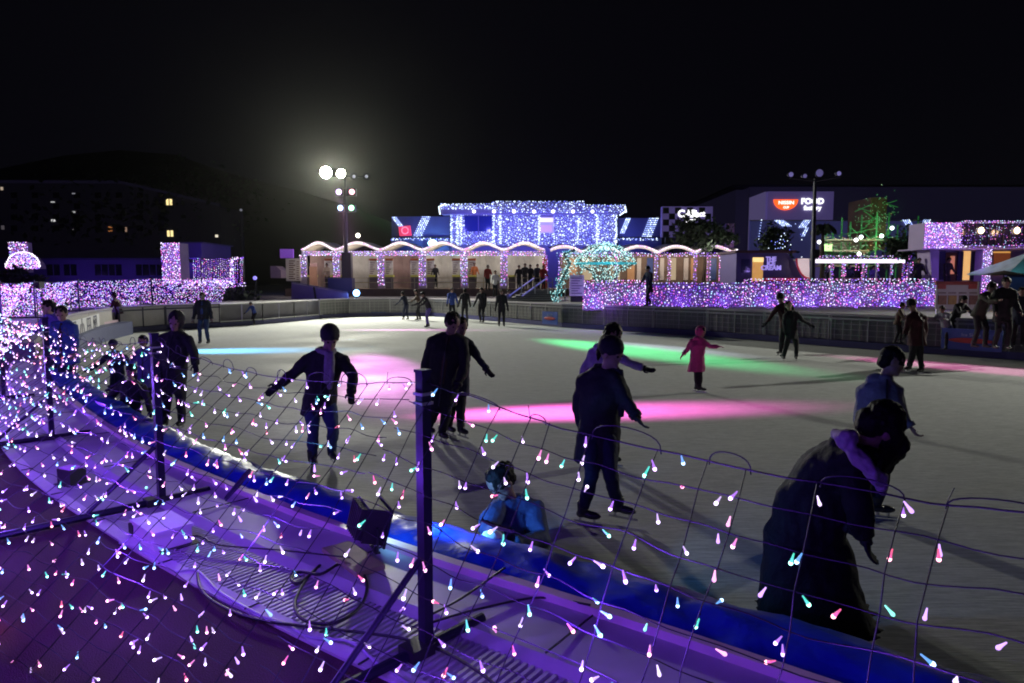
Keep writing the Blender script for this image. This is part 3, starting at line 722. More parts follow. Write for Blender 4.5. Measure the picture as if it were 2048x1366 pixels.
def pose(x, y, z, h, ang, la=(20, 0, 10), ra=(20, 0, 10), stride=.12, split=.1, lean=0, turn=0, knee=.03):
    """ang: heading in degrees (0 = away, 90 = to the left); la/ra: arm out, arm forward, elbow bend (degrees)"""
    s = h / 1.7; a = R(ang); f = V((-math.sin(a), math.cos(a), 0)); r = V((f.y, -f.x, 0)); o = V((x, y, z))
    dn = V((0, 0, 1)); L = R(lean)
    sp = (dn * math.cos(L) + f * math.sin(L))
    pel = o + V((0, 0, (.95 - knee) * s)) - f * .12 * math.sin(L) * s
    ch = pel + sp * .33 * s; nk = pel + sp * .53 * s; hd = nk + (sp * .8 + dn * .2).normalized() * .15 * s + f * .03 * s
    J = dict(pelvis=pel, chest=ch, neck=nk, head=hd, sl=pel + sp*.46*s - r*.185*s, sr=pel + sp*.46*s + r*.185*s)
    for k, sg, (o_, fw_, be) in (('l', -1, la), ('r', 1, ra)):
        o_, fw_, be = R(o_), R(fw_), R(be)
        d = (r * sg * math.sin(o_) + (-dn * math.cos(fw_) + f * math.sin(fw_)) * math.cos(o_)).normalized()
        J['e'+k] = J['s'+k] + d * .29 * s
        d2 = (r * sg * math.sin(o_) + (-dn * math.cos(fw_ + be) + f * math.sin(fw_ + be)) * math.cos(o_)).normalized()
        J['w'+k] = J['e'+k] + d2 * .25 * s
        st = stride * (1 if k == 'l' else -1)
        J['h'+k] = pel + r*sg*.09*s - dn*.04*s
        J['a'+k] = o + r*sg*split*s + f*st*s + dn*.1*s + (dn*.05*s if st < -.15 else V((0, 0, 0)))
        J['k'+k] = J['h'+k].lerp(J['a'+k], .5) + f*(.05 + knee)*s
    return J, (f.x, f.y)
def pj(Y, d):
    """joints given by where they stand in the photograph and how far away they are"""
    return {k: gy(v[0], v[1], Y + (v[2] if len(v) > 2 else 0)) for k, v in d.items()}
def fit_feet(J, h):
    s = h/1.7
    low = min(J['al'].z, J['ar'].z); dz = (ICE + .118 * s + .004) - low
    for k in ('al', 'ar'): J[k].z += dz
    return J

# skater in a knitted hat and pale scarf, leaning over his skates
J = fit_feet(pj(7.5, dict(head=(660, 676, -.06), neck=(652, 704), chest=(648, 742, .02), pelvis=(640, 800, .08), sl=(613, 722, -.02), el=(585, 750, -.05), wl=(556, 772, -.1), sr=(688, 722, .05), er=(704, 752, 0), wr=(703, 785, -.1),
                 hl=(623, 806, .08), kl=(626, 862, -.02), al=(625, 922), hr=(656, 806, .08), kr=(666, 860, -.02), ar=(664, 910, .12))), 1.72)
person(J, 1.72, (.45, -.9), 'skater in knitted hat, dark coat and pale scarf, looking down at the skates', 'black', 'denim', .16, hat=('knit', 'black'), scarf='scarf', gloves='black', fine=3,
       bulk=1.12, head_up=(.18, -.45, 1), head_fwd=(.35, -.8, -.55), hair='short', curl=.6)
J = fit_feet(pj(8.75, dict(head=(905, 645, -.1), neck=(898, 672), chest=(893, 702), pelvis=(886, 765), sl=(866, 684, 0), el=(852, 735, .05), wl=(846, 780, 0), sr=(926, 686, 0), er=(930, 730, -.1), wr=(915, 770, -.2),
                 hl=(876, 770), kl=(870, 820, -.1), al=(858, 868, .15), hr=(897, 770), kr=(893, 825, -.1), ar=(885, 880))), 1.76)
person(J, 1.76, (.5, -.87), 'skater in long open dark coat, head bowed towards the companion behind', 'black', 'black', .30, hair='short', fine=3, bulk=1.22, head_fwd=(.55, -.8, -.25), inner='brown', scarf=None)
J = fit_feet(pj(9.05, dict(head=(922, 654, 0), neck=(918, 677), chest=(916, 703), pelvis=(914, 762), sl=(898, 688), el=(890, 730), wl=(893, 760, -.1), sr=(940, 690), er=(957, 718, -.1), wr=(973, 738, -.15),
                 hl=(905, 768), kl=(903, 815), al=(898, 858, .1), hr=(922, 768), kr=(922, 815, -.05), ar=(922, 862, -.1))), 1.66)
person(J, 1.66, (.6, -.8), 'skater half hidden behind the open dark coat, arm stretched out to the right', 'navy', 'black', .2, hair='short', fine=2, bulk=1.05)
J = fit_feet(pj(5.75, dict(head=(1222, 706, -.05), neck=(1212, 742), chest=(1202, 785), pelvis=(1198, 865, .05), sl=(1166, 765, .1), el=(1160, 820, .18), wl=(1168, 870, .15), sr=(1236, 768, -.1), er=(1254, 806, -.14), wr=(1272, 832, -.22),
                 hl=(1182, 872), kl=(1183, 955, -.05), al=(1166, 1035), hr=(1214, 872), kr=(1222, 955, -.08), ar=(1236, 1025, .05))), 1.62)
person(J, 1.62, (.85, -.5), 'skater in knee length black coat with a fist held out, legs apart by the pad', 'black', 'navy', .26, hair='short', hat=('knit', 'black'), fine=3, bulk=1.18, head_fwd=(.75, -.6, -.35), head_up=(.2, -.2, 1), scarf='black')
J = fit_feet(pj(7.6, dict(head=(1226, 668, 0), neck=(1214, 694), chest=(1206, 722), pelvis=(1200, 790), sl=(1186, 708, .1), el=(1168, 740, .15), wl=(1160, 780, .1), sr=(1230, 708, -.05), er=(1258, 726, -.1), wr=(1284, 735, -.12),
                 hl=(1190, 795), kl=(1190, 850), al=(1185, 905), hr=(1212, 795), kr=(1216, 850), ar=(1215, 905))), 1.6)
person(J, 1.6, (.9, -.35), 'long haired skater in pale grey sweater, black glove reaching right, behind the black coat', 'lilac', 'black', .12, hair='long', fine=2)
J = fit_feet(pj(12.65, dict(head=(1402, 663, 0), neck=(1397, 677), chest=(1396, 690), pelvis=(1394, 718), sl=(1383, 684, .05), el=(1376, 697, .1), wl=(1367, 708, .1), sr=(1410, 684, -.05), er=(1421, 693, -.08), wr=(1434, 693, -.12),
                 hl=(1391, 722), kl=(1393, 748), al=(1393, 776), hr=(1398, 722), kr=(1400, 748), ar=(1399, 778))), 1.28)
person(J, 1.28, (.9, -.4), 'child in pink hood and pink padded coat gliding along, arms held out', 'pink', 'black', .32, hood=True, hair='short', gloves='pink', fine=2, flare=1.15, bulk=1.12)
J = fit_feet(pj(18.2, dict(head=(1561, 597), neck=(1565, 609), chest=(1568, 622), pelvis=(1572, 656), sl=(1554, 616), el=(1543, 632), wl=(1532, 646), sr=(1581, 616), er=(1584, 634), wr=(1580, 650),
                 hl=(1566, 658), kl=(1563, 683), al=(1561, 706, .2), hr=(1576, 658), kr=(1574, 686), ar=(1568, 712))), 1.68)
person(J, 1.68, (-.8, -.5), 'skater in dark cap and jacket lit pink on one side, arm out to the left', 'maroon', 'black', .12, hat=('cap', 'black'), fine=1, gloves='black')
J = fit_feet(pj(17.7, dict(head=(1577, 611), neck=(1580, 623), chest=(1582, 636), pelvis=(1583, 668), sl=(1571, 630), el=(1568, 646), wl=(1570, 660), sr=(1593, 627), er=(1604, 641), wr=(1619, 649),
                 hl=(1577, 671), kl=(1572, 693), al=(1567, 714), hr=(1589, 671), kr=(1593, 693), ar=(1592, 714))), 1.56)
person(J, 1.56, (-.3, -.9), 'skater all in black beside the dark cap, thin arm held out to the right', 'black', 'black', .14, hair='long', fine=1, gloves='black')
J = fit_feet(pj(15.2, dict(head=(1824, 611), neck=(1830, 626), chest=(1833, 642), pelvis=(1833, 680), sl=(1817, 636, -.1), el=(1814, 654, -.1), wl=(1810, 668, -.15), sr=(1846, 636), er=(1850, 658), wr=(1846, 678),
                 hl=(1827, 684), kl=(1824, 712), al=(1818, 738), hr=(1838, 684), kr=(1840, 714), ar=(1843, 742))), 1.72)
person(J, 1.72, (-.8, -.45), 'skater in peaked cap and dark maroon jacket striding left near the rink wall', 'maroon', 'black', .12, hat=('cap', 'black'), fine=2, gloves='black', bulk=1.15)
J = fit_feet(pj(5.9, dict(head=(1784, 722, 0), neck=(1768, 757), chest=(1762, 800), pelvis=(1752, 880), sl=(1728, 785, .05), el=(1722, 840, .05), wl=(1745, 885, -.1), sr=(1792, 790, 0), er=(1803, 830, -.05), wr=(1820, 853, -.1),
                 hl=(1740, 885), kl=(1738, 965), al=(1728, 1040), hr=(1764, 885), kr=(1764, 965), ar=(1748, 1042))), 1.62)
person(J, 1.62, (.9, -.3), 'dark haired skater in light blue grey coat just beyond the stooping figure', 'grey', 'navy', .22, fine=2, gloves=None, bulk=1.1, curl=.9)
# stooping figure close to the net: long black coat and skirt, pink scarf, long hair falling forward
J = fit_feet(pj(3.75, dict(head=(1758, 852, -.2), neck=(1716, 884, -.1), chest=(1670, 930), pelvis=(1608, 1065, .1), sl=(1632, 925, .15), el=(1640, 1010, .1), wl=(1690, 1050, -.05), sr=(1706, 935, -.15), er=(1716, 1020, -.2), wr=(1730, 1075, -.2),
                 hl=(1582, 1085, .1), kl=(1590, 1225, .05), al=(1600, 1380, .1), hr=(1650, 1090, .05), kr=(1662, 1230), ar=(1668, 1375))), 1.6)
person(J, 1.6, (.85, -.5), 'stooping figure in long black coat and pink scarf, long dark hair falling forward', 'soot', 'black', .42, hair='forward', fine=3, bulk=1.42, skirt='soot', flare=1.3, head=1.25,
       head_up=(.75, -.1, .65), head_fwd=(.55, .35, -.75), gloves='black')
st_ = bpy.data.objects['person.%03d' % (len([o for o in COL.objects if o.name.startswith('person')]) - 1)]
m = MB(); c1 = [gy(x, y, 3.75 + dz_) for x, y, dz_ in ((1672, 868, -.1), (1692, 878, -.3), (1712, 910, -.36), (1738, 940, -.38), (1760, 955, -.34), (1764, 985, -.3))]
m.tube(c1, [.022, .034, .04, .042, .036, .016], 12); c2 = [p + V((.025, -.01, -.045)) for p in c1[:5]]; m.tube(c2, [.016, .028, .032, .028, .016], 10)
m.ell(c1[1], .06, 12, 8); link_mesh('scarf', remesh(m, .009, .018, 15), cloth('lilac_scarf', (.34, .25, .38)), st_)
# child kneeling against the pad with a white mitten
J = pj(4.72, dict(head=(1002, 962, -.12), neck=(1026, 1003, -.02), chest=(1034, 1035, .02), pelvis=(1052, 1100, .1), sl=(994, 1018, -.1), el=(976, 1058, -.3), wl=(996, 1080, -.54), sr=(1068, 1022, 0), er=(1086, 1080, -.2), wr=(1026, 1088, -.5),
                  hl=(1035, 1118, .1), kl=(1020, 1170, -.05), al=(1030, 1185, .35), hr=(1070, 1118, .1), kr=(1060, 1170, -.05), ar=(1075, 1185, .35)))
for k in ('al', 'ar'): J[k].z = ICE + .12
for k in ('kl', 'kr'): J[k].z = ICE + .1
person(J, 1.34, (-.55, -.85), 'child in blue padded jacket kneeling at the edge, looking down over the pad', 'slate', 'navy', .1, hat=None, hair='ponytail', fine=3, bulk=1.5, head=1.34, gloves=None, head_up=(-.6, -.5, .8), head_fwd=(-.45, -.5, -.9), curl=.9)
g0 = gy(984, 1086, 4.06); mb = MB()
mb.ell(g0, (.085, .06, .085), 20, 14); 
for k in range(4): mb.tube([g0 + V((-.045 + .03*k, -.02, -.03)), g0 + V((-.05 + .034*k, -.045, -.085))], [.02, .016], 8)
me = remesh(mb, .008, .003, 30); mt = link_mesh('mitten', me, cloth('woolly_white', (.72, .78, .78)), None, g0); tag(mt, 'white woolly mitten held in the lap of the kneeling child', 'mitten')
# the couple leaning at the edge on the left, and the dark skaters below them
J = fit_feet(pj(11.3, dict(head=(123, 627, -.05), neck=(128, 645), chest=(130, 662), pelvis=(134, 715), sl=(110, 652), el=(104, 680), wl=(108, 704, -.15), sr=(147, 654), er=(152, 684), wr=(147, 706, -.1),
                 hl=(127, 718), kl=(125, 757), al=(122, 797), hr=(140, 718), kr=(142, 757), ar=(144, 797))), 1.66)
person(J, 1.66, (.15, -1), 'skater in open blue jacket over a dark red top, standing at the left rink edge', 'blue', 'navy', .1, fine=2, bulk=1.15, inner='maroon', gloves=None, head_fwd=(.3, -.9, -.4))
J = fit_feet(pj(11.9, dict(head=(97, 615), neck=(100, 632), chest=(103, 652), pelvis=(108, 704), sl=(88, 640), el=(78, 655), wl=(64, 664), sr=(116, 642), er=(118, 670), wr=(116, 692),
                 hl=(101, 708), kl=(102, 745), al=(102, 785), hr=(114, 708), kr=(116, 745), ar=(118, 785))), 1.72)
person(J, 1.72, (-.6, -.7), 'dark haired skater behind the open blue jacket, elbow on the rink edge', 'purple', 'black', .12, fine=2, gloves=None)
J = fit_feet(pj(9.45, dict(head=(352, 643, -.05), neck=(352, 667), chest=(350, 692), pelvis=(345, 752), sl=(324, 680), el=(314, 712), wl=(318, 745, -.12), sr=(378, 680), er=(388, 705), wr=(391, 728, -.05),
                 hl=(333, 758), kl=(334, 805), al=(330, 855), hr=(358, 758), kr=(362, 805), ar=(364, 852))), 1.66)
person(J, 1.66, (.1, -1), 'hooded skater in black padded coat facing the camera behind the left post', 'black', 'black', .24, hood=True, fine=3, bulk=1.2, hair='short', gloves='black')
J = fit_feet(pj(12.6, dict(head=(226, 690), neck=(228, 704), chest=(232, 718), pelvis=(236, 760), sl=(214, 714), el=(196, 730), wl=(180, 738), sr=(250, 714), er=(262, 738), wr=(272, 752),
                 hl=(230, 762), kl=(226, 790), al=(222, 815), hr=(243, 762), kr=(250, 790), ar=(256, 812))), 1.2)
person(J, 1.2, (-.2, -1), 'short skater in dark round beanie with arms spread, nearest the banner', 'navy', 'black', .14, hat=('knit', 'navy'), fine=2, bulk=1.2)
J = fit_feet(pj(11.8, dict(head=(286, 682), neck=(290, 697), chest=(292, 715), pelvis=(292, 762), sl=(275, 708), el=(264, 728), wl=(270, 750), sr=(308, 708), er=(314, 732), wr=(310, 752),
                 hl=(286, 766), kl=(284, 795), al=(280, 822), hr=(300, 766), kr=(302, 795), ar=(304, 822))), 1.3)
person(J, 1.3, (-.4, -.9), 'short skater in dark purple jacket between the beanie and the hooded skater', 'purple', 'black', .14, fine=2, bulk=1.15)
J = fit_feet(pj(9.0, dict(head=(262, 742), neck=(262, 764), chest=(262, 780), pelvis=(262, 825), sl=(238, 775), el=(222, 795), wl=(212, 812), sr=(284, 775), er=(296, 800), wr=(300, 822),
                 hl=(252, 830), kl=(246, 858), al=(240, 885), hr=(272, 830), kr=(276, 858), ar=(280, 885))), 1.05)
person(J, 1.05, (-.3, -1), 'small child in dark padded suit at the rink edge behind the thick of the lights', 'black', 'black', .1, hat=('knit', 'black'), fine=2, bulk=1.3)
J, f = pose(*gz(409, 688, ICE).to_tuple(), 1.66, 185, (12, 5, 8), (12, 5, 8), .02, .14)
person(J, 1.66, f, 'skater in black jacket over blue, pale hands, standing by the pale blue streak', 'black', 'denim', .08, fine=2, inner='blue', gloves=None, bulk=1.2)
J, f = pose(*gz(240, 668, ICE).to_tuple(), 1.6, 95, (10, 20, 10), (10, 10, 10), .15, .07, 14)
person(J, 1.6, f, 'skater in maroon jacket passing the far left rink wall beside the banner', 'maroon', 'black', .1, fine=1)
J, f = pose(*gz(509, 650, ICE).to_tuple(), 1.15, 150, (20, 25, 20), (20, 25, 20), .08, .12, 25, knee=.1)
person(J, 1.15, f, 'child in bright blue jacket crouching at the railing of the far left ramp', 'blue', 'black', .08, fine=1)
# far skaters and people at the rink wall in front of the tents
FARP = [
 (812, 640, -.5, 1.5, 60, 'navy', 'navy', (15, 30, 20), 22, 'slim skater in dark clothes leaning on the wall left of the purple trousers'),
 (838, 641, -.5, 1.6, 100, 'brown', 'black', (20, 40, 20), 12, 'skater in brown jacket behind the one in purple trousers'),
 (856, 655, -.5, 1.62, 120, 'black', 'purple', (20, 40, 30), 24, 'bending skater in black top and bright purple trousers'),
 (904, 640, -.5, 1.66, 200, 'blue', 'black', (12, 10, 10), 4, 'skater in dull blue jacket at the far rink wall'),
 (930, 644, -.5, 1.66, 20, 'black', 'black', (14, 10, 10), 0, 'skater in black at the far wall, right of the dull blue jacket'),
 (964, 645, -.5, 1.7, 160, 'black', 'black', (12, 20, 10), 3, 'skater in black at the far wall with a pale panel behind the legs'),
 (1003, 653, -.5, 1.66, 185, 'black', 'black', (10, 5, 8), 0, 'skater in black jacket standing legs apart at the foot of the stairs'),
 (1016, 641, -.5, 1.6, 230, 'lilac', 'lilac', (12, 15, 10), 4, 'skater in pale lilac clothes just right of the one standing legs apart'),
]
for px, py, z, h, an_, c_, t_, arm, ln, lab in FARP:
    J, f = pose(*gz(px, py, z).to_tuple(), h, an_, arm, arm, .08, .11, ln)
    person(J, h, f, lab, c_, t_, .1, fine=1, gloves='black', hair='short')
DECK = [
 (871, 47.5, 1.1, 1.55, 180, 'black', 'person in black bending over the counter under the fourth tent'), (949, 47.5, 1.1, 1.66, 190, 'orange', 'person in orange jacket under the tents right of the purple lit board'),
 (655, 47.0, 1.0, 1.7, 170, 'tan', 'person in a cream apron at the counter beside the tall lamp pole'), (975, 45.0, .9, 1.66, 200, 'red', 'person in red jacket among the crowd at the stair head'),
 (1038, 46, .95, 1.6, 180, 'black', 'person in black at the left end of the queue under the tents'), (1050, 46.6, .95, 1.75, 180, 'black', 'tallest person in black in the queue under the tents'),
 (1061, 46, .95, 1.65, 160, 'black', 'person in black in the middle of the queue under the tents'), (1074, 46.4, .95, 1.7, 200, 'navy', 'person in navy at the right end of the queue under the tents'),
 (1086, 45.5, .95, 1.6, 200, 'red', 'person in red beside the red pillar by the queue'), (990, 41.5, .55, 1.6, 190, 'white', 'person in white coat on the steps above the rink wall'),
 (1298, 27.6, TZ, 1.62, 120, 'navy', 'person in long navy coat walking past the purple light curtain'),
 (1655, 36, .8, 1.6, 180, 'black', 'person in black seated under the white lit shelter, near its pole'), (1697, 36.5, .8, 1.62, 180, 'navy', 'person in navy under the middle of the white lit shelter'),
 (1715, 37, .8, 1.62, 180, 'black', 'person in black under the shelter beside its middle light post'), (1745, 36.5, .8, 1.55, 180, 'purple', 'person in purple under the right half of the shelter'),
 (1835, 32, 1.0, 1.6, 170, 'black', 'person in black behind the light curtain under the right building'), (1893, 32, 1.0, 1.62, 190, 'black', 'person in black by the shop window behind the menu banner'),
]
for px, Y, z, h, an_, c_, lab in DECK:
    x = gy(px, 560, Y).x
    st = .16 if px == 1298 else .05
    J, f = pose(x, Y, z, h, an_, (12, 15, 25), (12, 20, 15), st, .08, 6)
    person(J, h, f, lab, c_, 'black', .3 if px == 1298 else .12, fine=1 if Y < 30 else 0, gloves=None, skates=False)
# people at the rink gate on the right
for px, Y, z, h, an_, c_, ln, arm, lab in [(1962, 16.9, -.1, 1.66, 200, 'olive', 22, (10, 60, 40), 'person in olive coat bending over the rink gate beside the menu banner'), (2006, 16.5, -.1, 1.74, 170, 'black', 4, (8, 10, 30), 'person in long black coat standing at the rink gate, next to the bending olive coat'),
        (1893, 18.4, -.3, 1.25, 120, 'grey', 30, (10, 50, 50), 'child in grey top bending forward outside the rink gate'), (1912, 18.9, -.2, 1.4, 200, 'black', 25, (10, 40, 60), 'person in black stooping over the child in grey'),
        (2040, 17.2, -.1, 1.5, 150, 'navy', 8, (10, 30, 40), 'person in navy cut by the right edge, beside the long black coat'), (1798, 19.6, -.25, 1.2, 230, 'brown', 10, (12, 30, 60), 'child with an orange mitten behind the rink wall gate post')]:
    x = gy(px, 620, Y).x
    J, f = pose(x, Y, z, h, an_, arm, arm, .08, .1, ln)
    person(J, h, f, lab, c_, 'black', .25 if 'long' in lab else .12, fine=1, gloves=None, skates=False, bulk=1.15)

# ------------------------------------------------------------------ rink wall panels
def proj(p):
    zc = p[1]*CT - (p[2]-H)*ST; yc = p[1]*ST + (p[2]-H)*CT
    return 1024 + F*p[0]/zc, 683 - F*yc/zc
kick_m = mat('dark_blue_kick_pad', (.02, .02, .10), .5); rail_m = mat('dark_rail', (.03, .03, .05), .4)
def resample(line, step):
    out = [line[0].copy()]; acc = 0
    for a, b_ in zip(line, line[1:]):
        L = (b_-a).length; p = 0
        while acc + (L - p) >= step:
            p += step - acc; acc = 0; out.append(a.lerp(b_, p/L))
        acc += L - p
    return out
def wall_panel(a, b_, pale=False):
    mid = (a + b_) / 2; d = (b_ - a).normalized(); n_ = Vector((d.y, -d.x)); L = (b_-a).length; an = math.atan2(d.y, d.x)
    r0 = empty('rink_barrier', (mid.x, mid.y, ICE), 'pale rink wall panel with dark rail, round the left end' if pale else 'grey mesh fronted rink wall panel with dark blue kick strip along the far side', 'barrier', 'pale rink wall panels' if pale else 'far rink wall panels')
    def bx(name, c, size, m, dz, o=0):
        q = MB(); q.box((mid.x + n_.x*o, mid.y + n_.y*o, dz), size, an); return q.build(name, m, r0)
    bx('board', 0, (L-.03, .05, .74), mat('pale_rink_board', (.42, .4, .36), .5, nscale=3, noise_amt=.2) if pale else grey_panel, ICE+.62)
    bx('kick_strip', 0, (L, .07, .2), kick_m, ICE+.12, .03)
    bx('top_rail', 0, (L, .12, .07), mat('board_cap', (.3, .28, .3), .5), ICE+1.03)
    q = MB()
    for t in (-.5, 0, .5): q.box((mid.x + d.x*L*t*.97 + n_.x*.04, mid.y + d.y*L*t*.97 + n_.y*.04, ICE+.6), (.035, .03, .8), an)
    q.box((mid.x + n_.x*.045, mid.y + n_.y*.045, ICE+.9), (L, .03, .05), an)
    if not pale:
        for k in range(9): q.box((mid.x + d.x*L*(k-4)/9.2 + n_.x*.04, mid.y + d.y*L*(k-4)/9.2 + n_.y*.04, ICE+.55), (.012, .012, .62), an)
        for k in range(3): q.box((mid.x + n_.x*.04, mid.y + n_.y*.04, ICE+.4 + .17*k), (L, .012, .012), an)
    q.build('frame', rail_m if pale else mat('galvanised_frame', (.26, .26, .24), .4, .6), r0)
    return r0
S = resample(FARB, 2.35)
railings = []
for a, b_ in zip(S, S[1:]):
    px = proj(((a.x+b_.x)/2, (a.y+b_.y)/2, 0))[0]
    if a.x > 15: break
    if 430 < px < 648: railings.append((a, b_)); continue
    if 1790 < px < 1880: railings.append((a, b_)); continue
    wall_panel(a, b_, px < 430)
LE = [p for p in off(EDGE, -.02) if p.y > 15.5]
SL = resample(LE, 2.6)
for a, b_ in zip(SL, SL[1:]): wall_panel(b_, a, True)
for k, (a, b_) in enumerate(railings):
    mid = (a+b_)/2
    lab = 'dark steel railing in front of the far left ramp' if mid.x < 0 else 'steel railing of the open rink gate on the right'
    r0 = empty('railing', (mid.x, mid.y, ICE), lab, 'railing', 'railings of the far left ramp' if mid.x < 0 else 'railings of the rink gate')
    q = MB(); q.bar((a.x, a.y, ICE+1.0), (b_.x, b_.y, ICE+1.0), .05, .05); q.bar((a.x, a.y, ICE+.25), (b_.x, b_.y, ICE+.25), .03, .03); q.build('rail', steel, r0)
    q = MB()
    for t in (0, .5, 1): c = a.lerp(b_, t); q.box((c.x, c.y, ICE+.5), (.04, .04, 1.0))
    q.build('upright', steel, r0)
    q = MB(); q.bar((a.x, a.y, ICE+.1), (b_.x, b_.y, ICE+.1), .08, .2); q.build('kick_strip', kick_m, r0)

def PR(px0, py0, px1, py1, Y):
    a = gy(px0, (py0+py1)/2, Y).x; b_ = gy(px1, (py0+py1)/2, Y).x; cx_ = (px0+px1)/2
    return a, gy(cx_, py1, Y).z, b_, gy(cx_, py0, Y).z
def pbox(mb, px0, py0, px1, py1, Y, dep=.1, mi=0):
    x0, z0, x1, z1 = PR(px0, py0, px1, py1, Y); mb.bb((x0, Y, z0), (x1, Y+dep, z1), mi)
def bulbs(mb, px0, py0, px1, py1, Y, gap, nm, w=None, size=1.0, jit=.5, dz=0):
    """rows of bulbs over a lit panel; gap is their spacing in photograph pixels"""
    x0, z0, x1, z1 = PR(px0, py0, px1, py1, Y); g = gap * Y / F
    nx = max(1, int((x1-x0)/g)); nz_ = max(1, int((z1-z0)/g)); r = .00088 * Y * size
    for i in range(nx+1):
        for j in range(nz_+1):
            x = x0 + (x1-x0)*(i + random.uniform(-jit, jit))/max(nx, 1); z = z0 + (z1-z0)*(j + random.uniform(-jit, jit))/max(nz_, 1)
            mb.octa((min(max(x, x0), x1), Y - .04 - random.random()*.05, min(max(z, z0), z1) + dz), r*random.uniform(.6, 1.25), random.choices(range(nm), w)[0] if w else random.randrange(nm))
def stuff(o): o['kind'] = 'stuff'; return o
WV = (4, 6, 4, 2, 5)
lilac_wall = mat('lilac_lit_wall', (.3, .28, .34), .7, nscale=2, noise_amt=.15)
darkwall = mat('dark_facade', (.05, .05, .07), .7, nscale=1.5, noise_amt=.25)
backing = mat('dark_backing_cloth', (.25, .2, .32), .8, nscale=5, noise_amt=.2)
def frontlight(px, py, Y, e, c, dy=-.8, r=.04): lamp('POINT', 'glow_lamp', gy(px, py, Y) + V((0, dy, 0)), e, c, r)  # point lamp in front of a panel; some panels carry no bulbs
# --- long light curtain on the terrace
YC = 28.6
r0 = empty('light_curtain', (gy(1500, 620, YC).x, YC, TZ), 'long low wall of white, pink and violet lights on the terrace above the rink', 'light curtain')
mb = MB(); pbox(mb, 1166, 566, 1868, 621, YC, .06); mb.build('backing', backing, r0)
mb = MB()
bulbs(mb, 1166, 561, 1290, 616, YC, 4.3, 5, (6, 3, 6, 3, 5)); bulbs(mb, 1290, 566, 1485, 619, YC, 4.8, 5, (3, 7, 4, 2, 4)); bulbs(mb, 1485, 558, 1868, 620, YC, 4.4, 5, (5, 5, 5, 3, 5))
stuff(mb.build('bulb', FARS, r0))
for px in range(1190, 1880, 85): frontlight(px, 606, YC, 15, (.3, .10, 1), -.45)
# --- purple lit notice board by its left end
r0 = empty('notice_board', gy(1155, 612, 28.5), 'violet lit notice board with a printed sheet at the left end of the light wall', 'notice board')
mb = MB(); pbox(mb, 1139, 550, 1168, 592, 28.5, .05); mb.build('sheet', white_paint, r0)
mb = MB()
for k in range(7): pbox(mb, 1143, 556+k*5, 1164 - 4*(k % 3), 557.3+k*5, 28.46, .02)
mb.build('print', mat('ink', (.05, .04, .15), .6), r0)
mb = MB(); pbox(mb, 1141, 592, 1166, 604, 28.52, .3); mb.build('base', dark, r0)
frontlight(1154, 575, 28.5, 9, (.4, .2, 1), -.9)
# --- tents in a row
tent_w = mat('cream_canopy', (.72, .66, .58), .7, nscale=4, noise_amt=.1); drape = mat('pale_curved_drape', (.42, .42, .41), .75, nscale=2, noise_amt=.35); drape2 = mat('rosy_curved_drape', (.3, .21, .21), .75, nscale=2, noise_amt=.35)
yel = mat('yellow_counter_top', (.6, .6, .12), .5); board_m = mat('menu_sheet', (.6, .58, .54), .6, nscale=9, noise_amt=.2); ink2 = mat('menu_print', (.12, .06, .05), .6)
orange_m = mat('orange_header', (.65, .2, .06), .6)
YT = 47.5
px_p = [607, 673, 762, 845, 928, 1008, 1090]
words = ['leftmost tent with rosy drape and a tall narrow menu stand', 'second tent from the left, half behind the tall lamp pole', 'third tent from the left with rosy drape between two menu boards',
         'fourth tent from the left, grey drape, person bending at its counter', 'fifth tent from the left with the orange jacket person in front', 'sixth tent from the left with pale drape above the queue']
floor_z = gy(800, 577, YT).z
m = MB(); m.prism([(gy(585, 570, YT).x, YT-1.6), (gy(1140, 570, YT).x, YT-1.6), (gy(1140, 570, YT).x, YT+6), (gy(585, 570, YT).x, YT+6)], TZ-.1, floor_z)
structure(m.build('tent_deck', mat('brown_deck', (.16, .11, .08), .7, nscale=3, noise_amt=.3)))
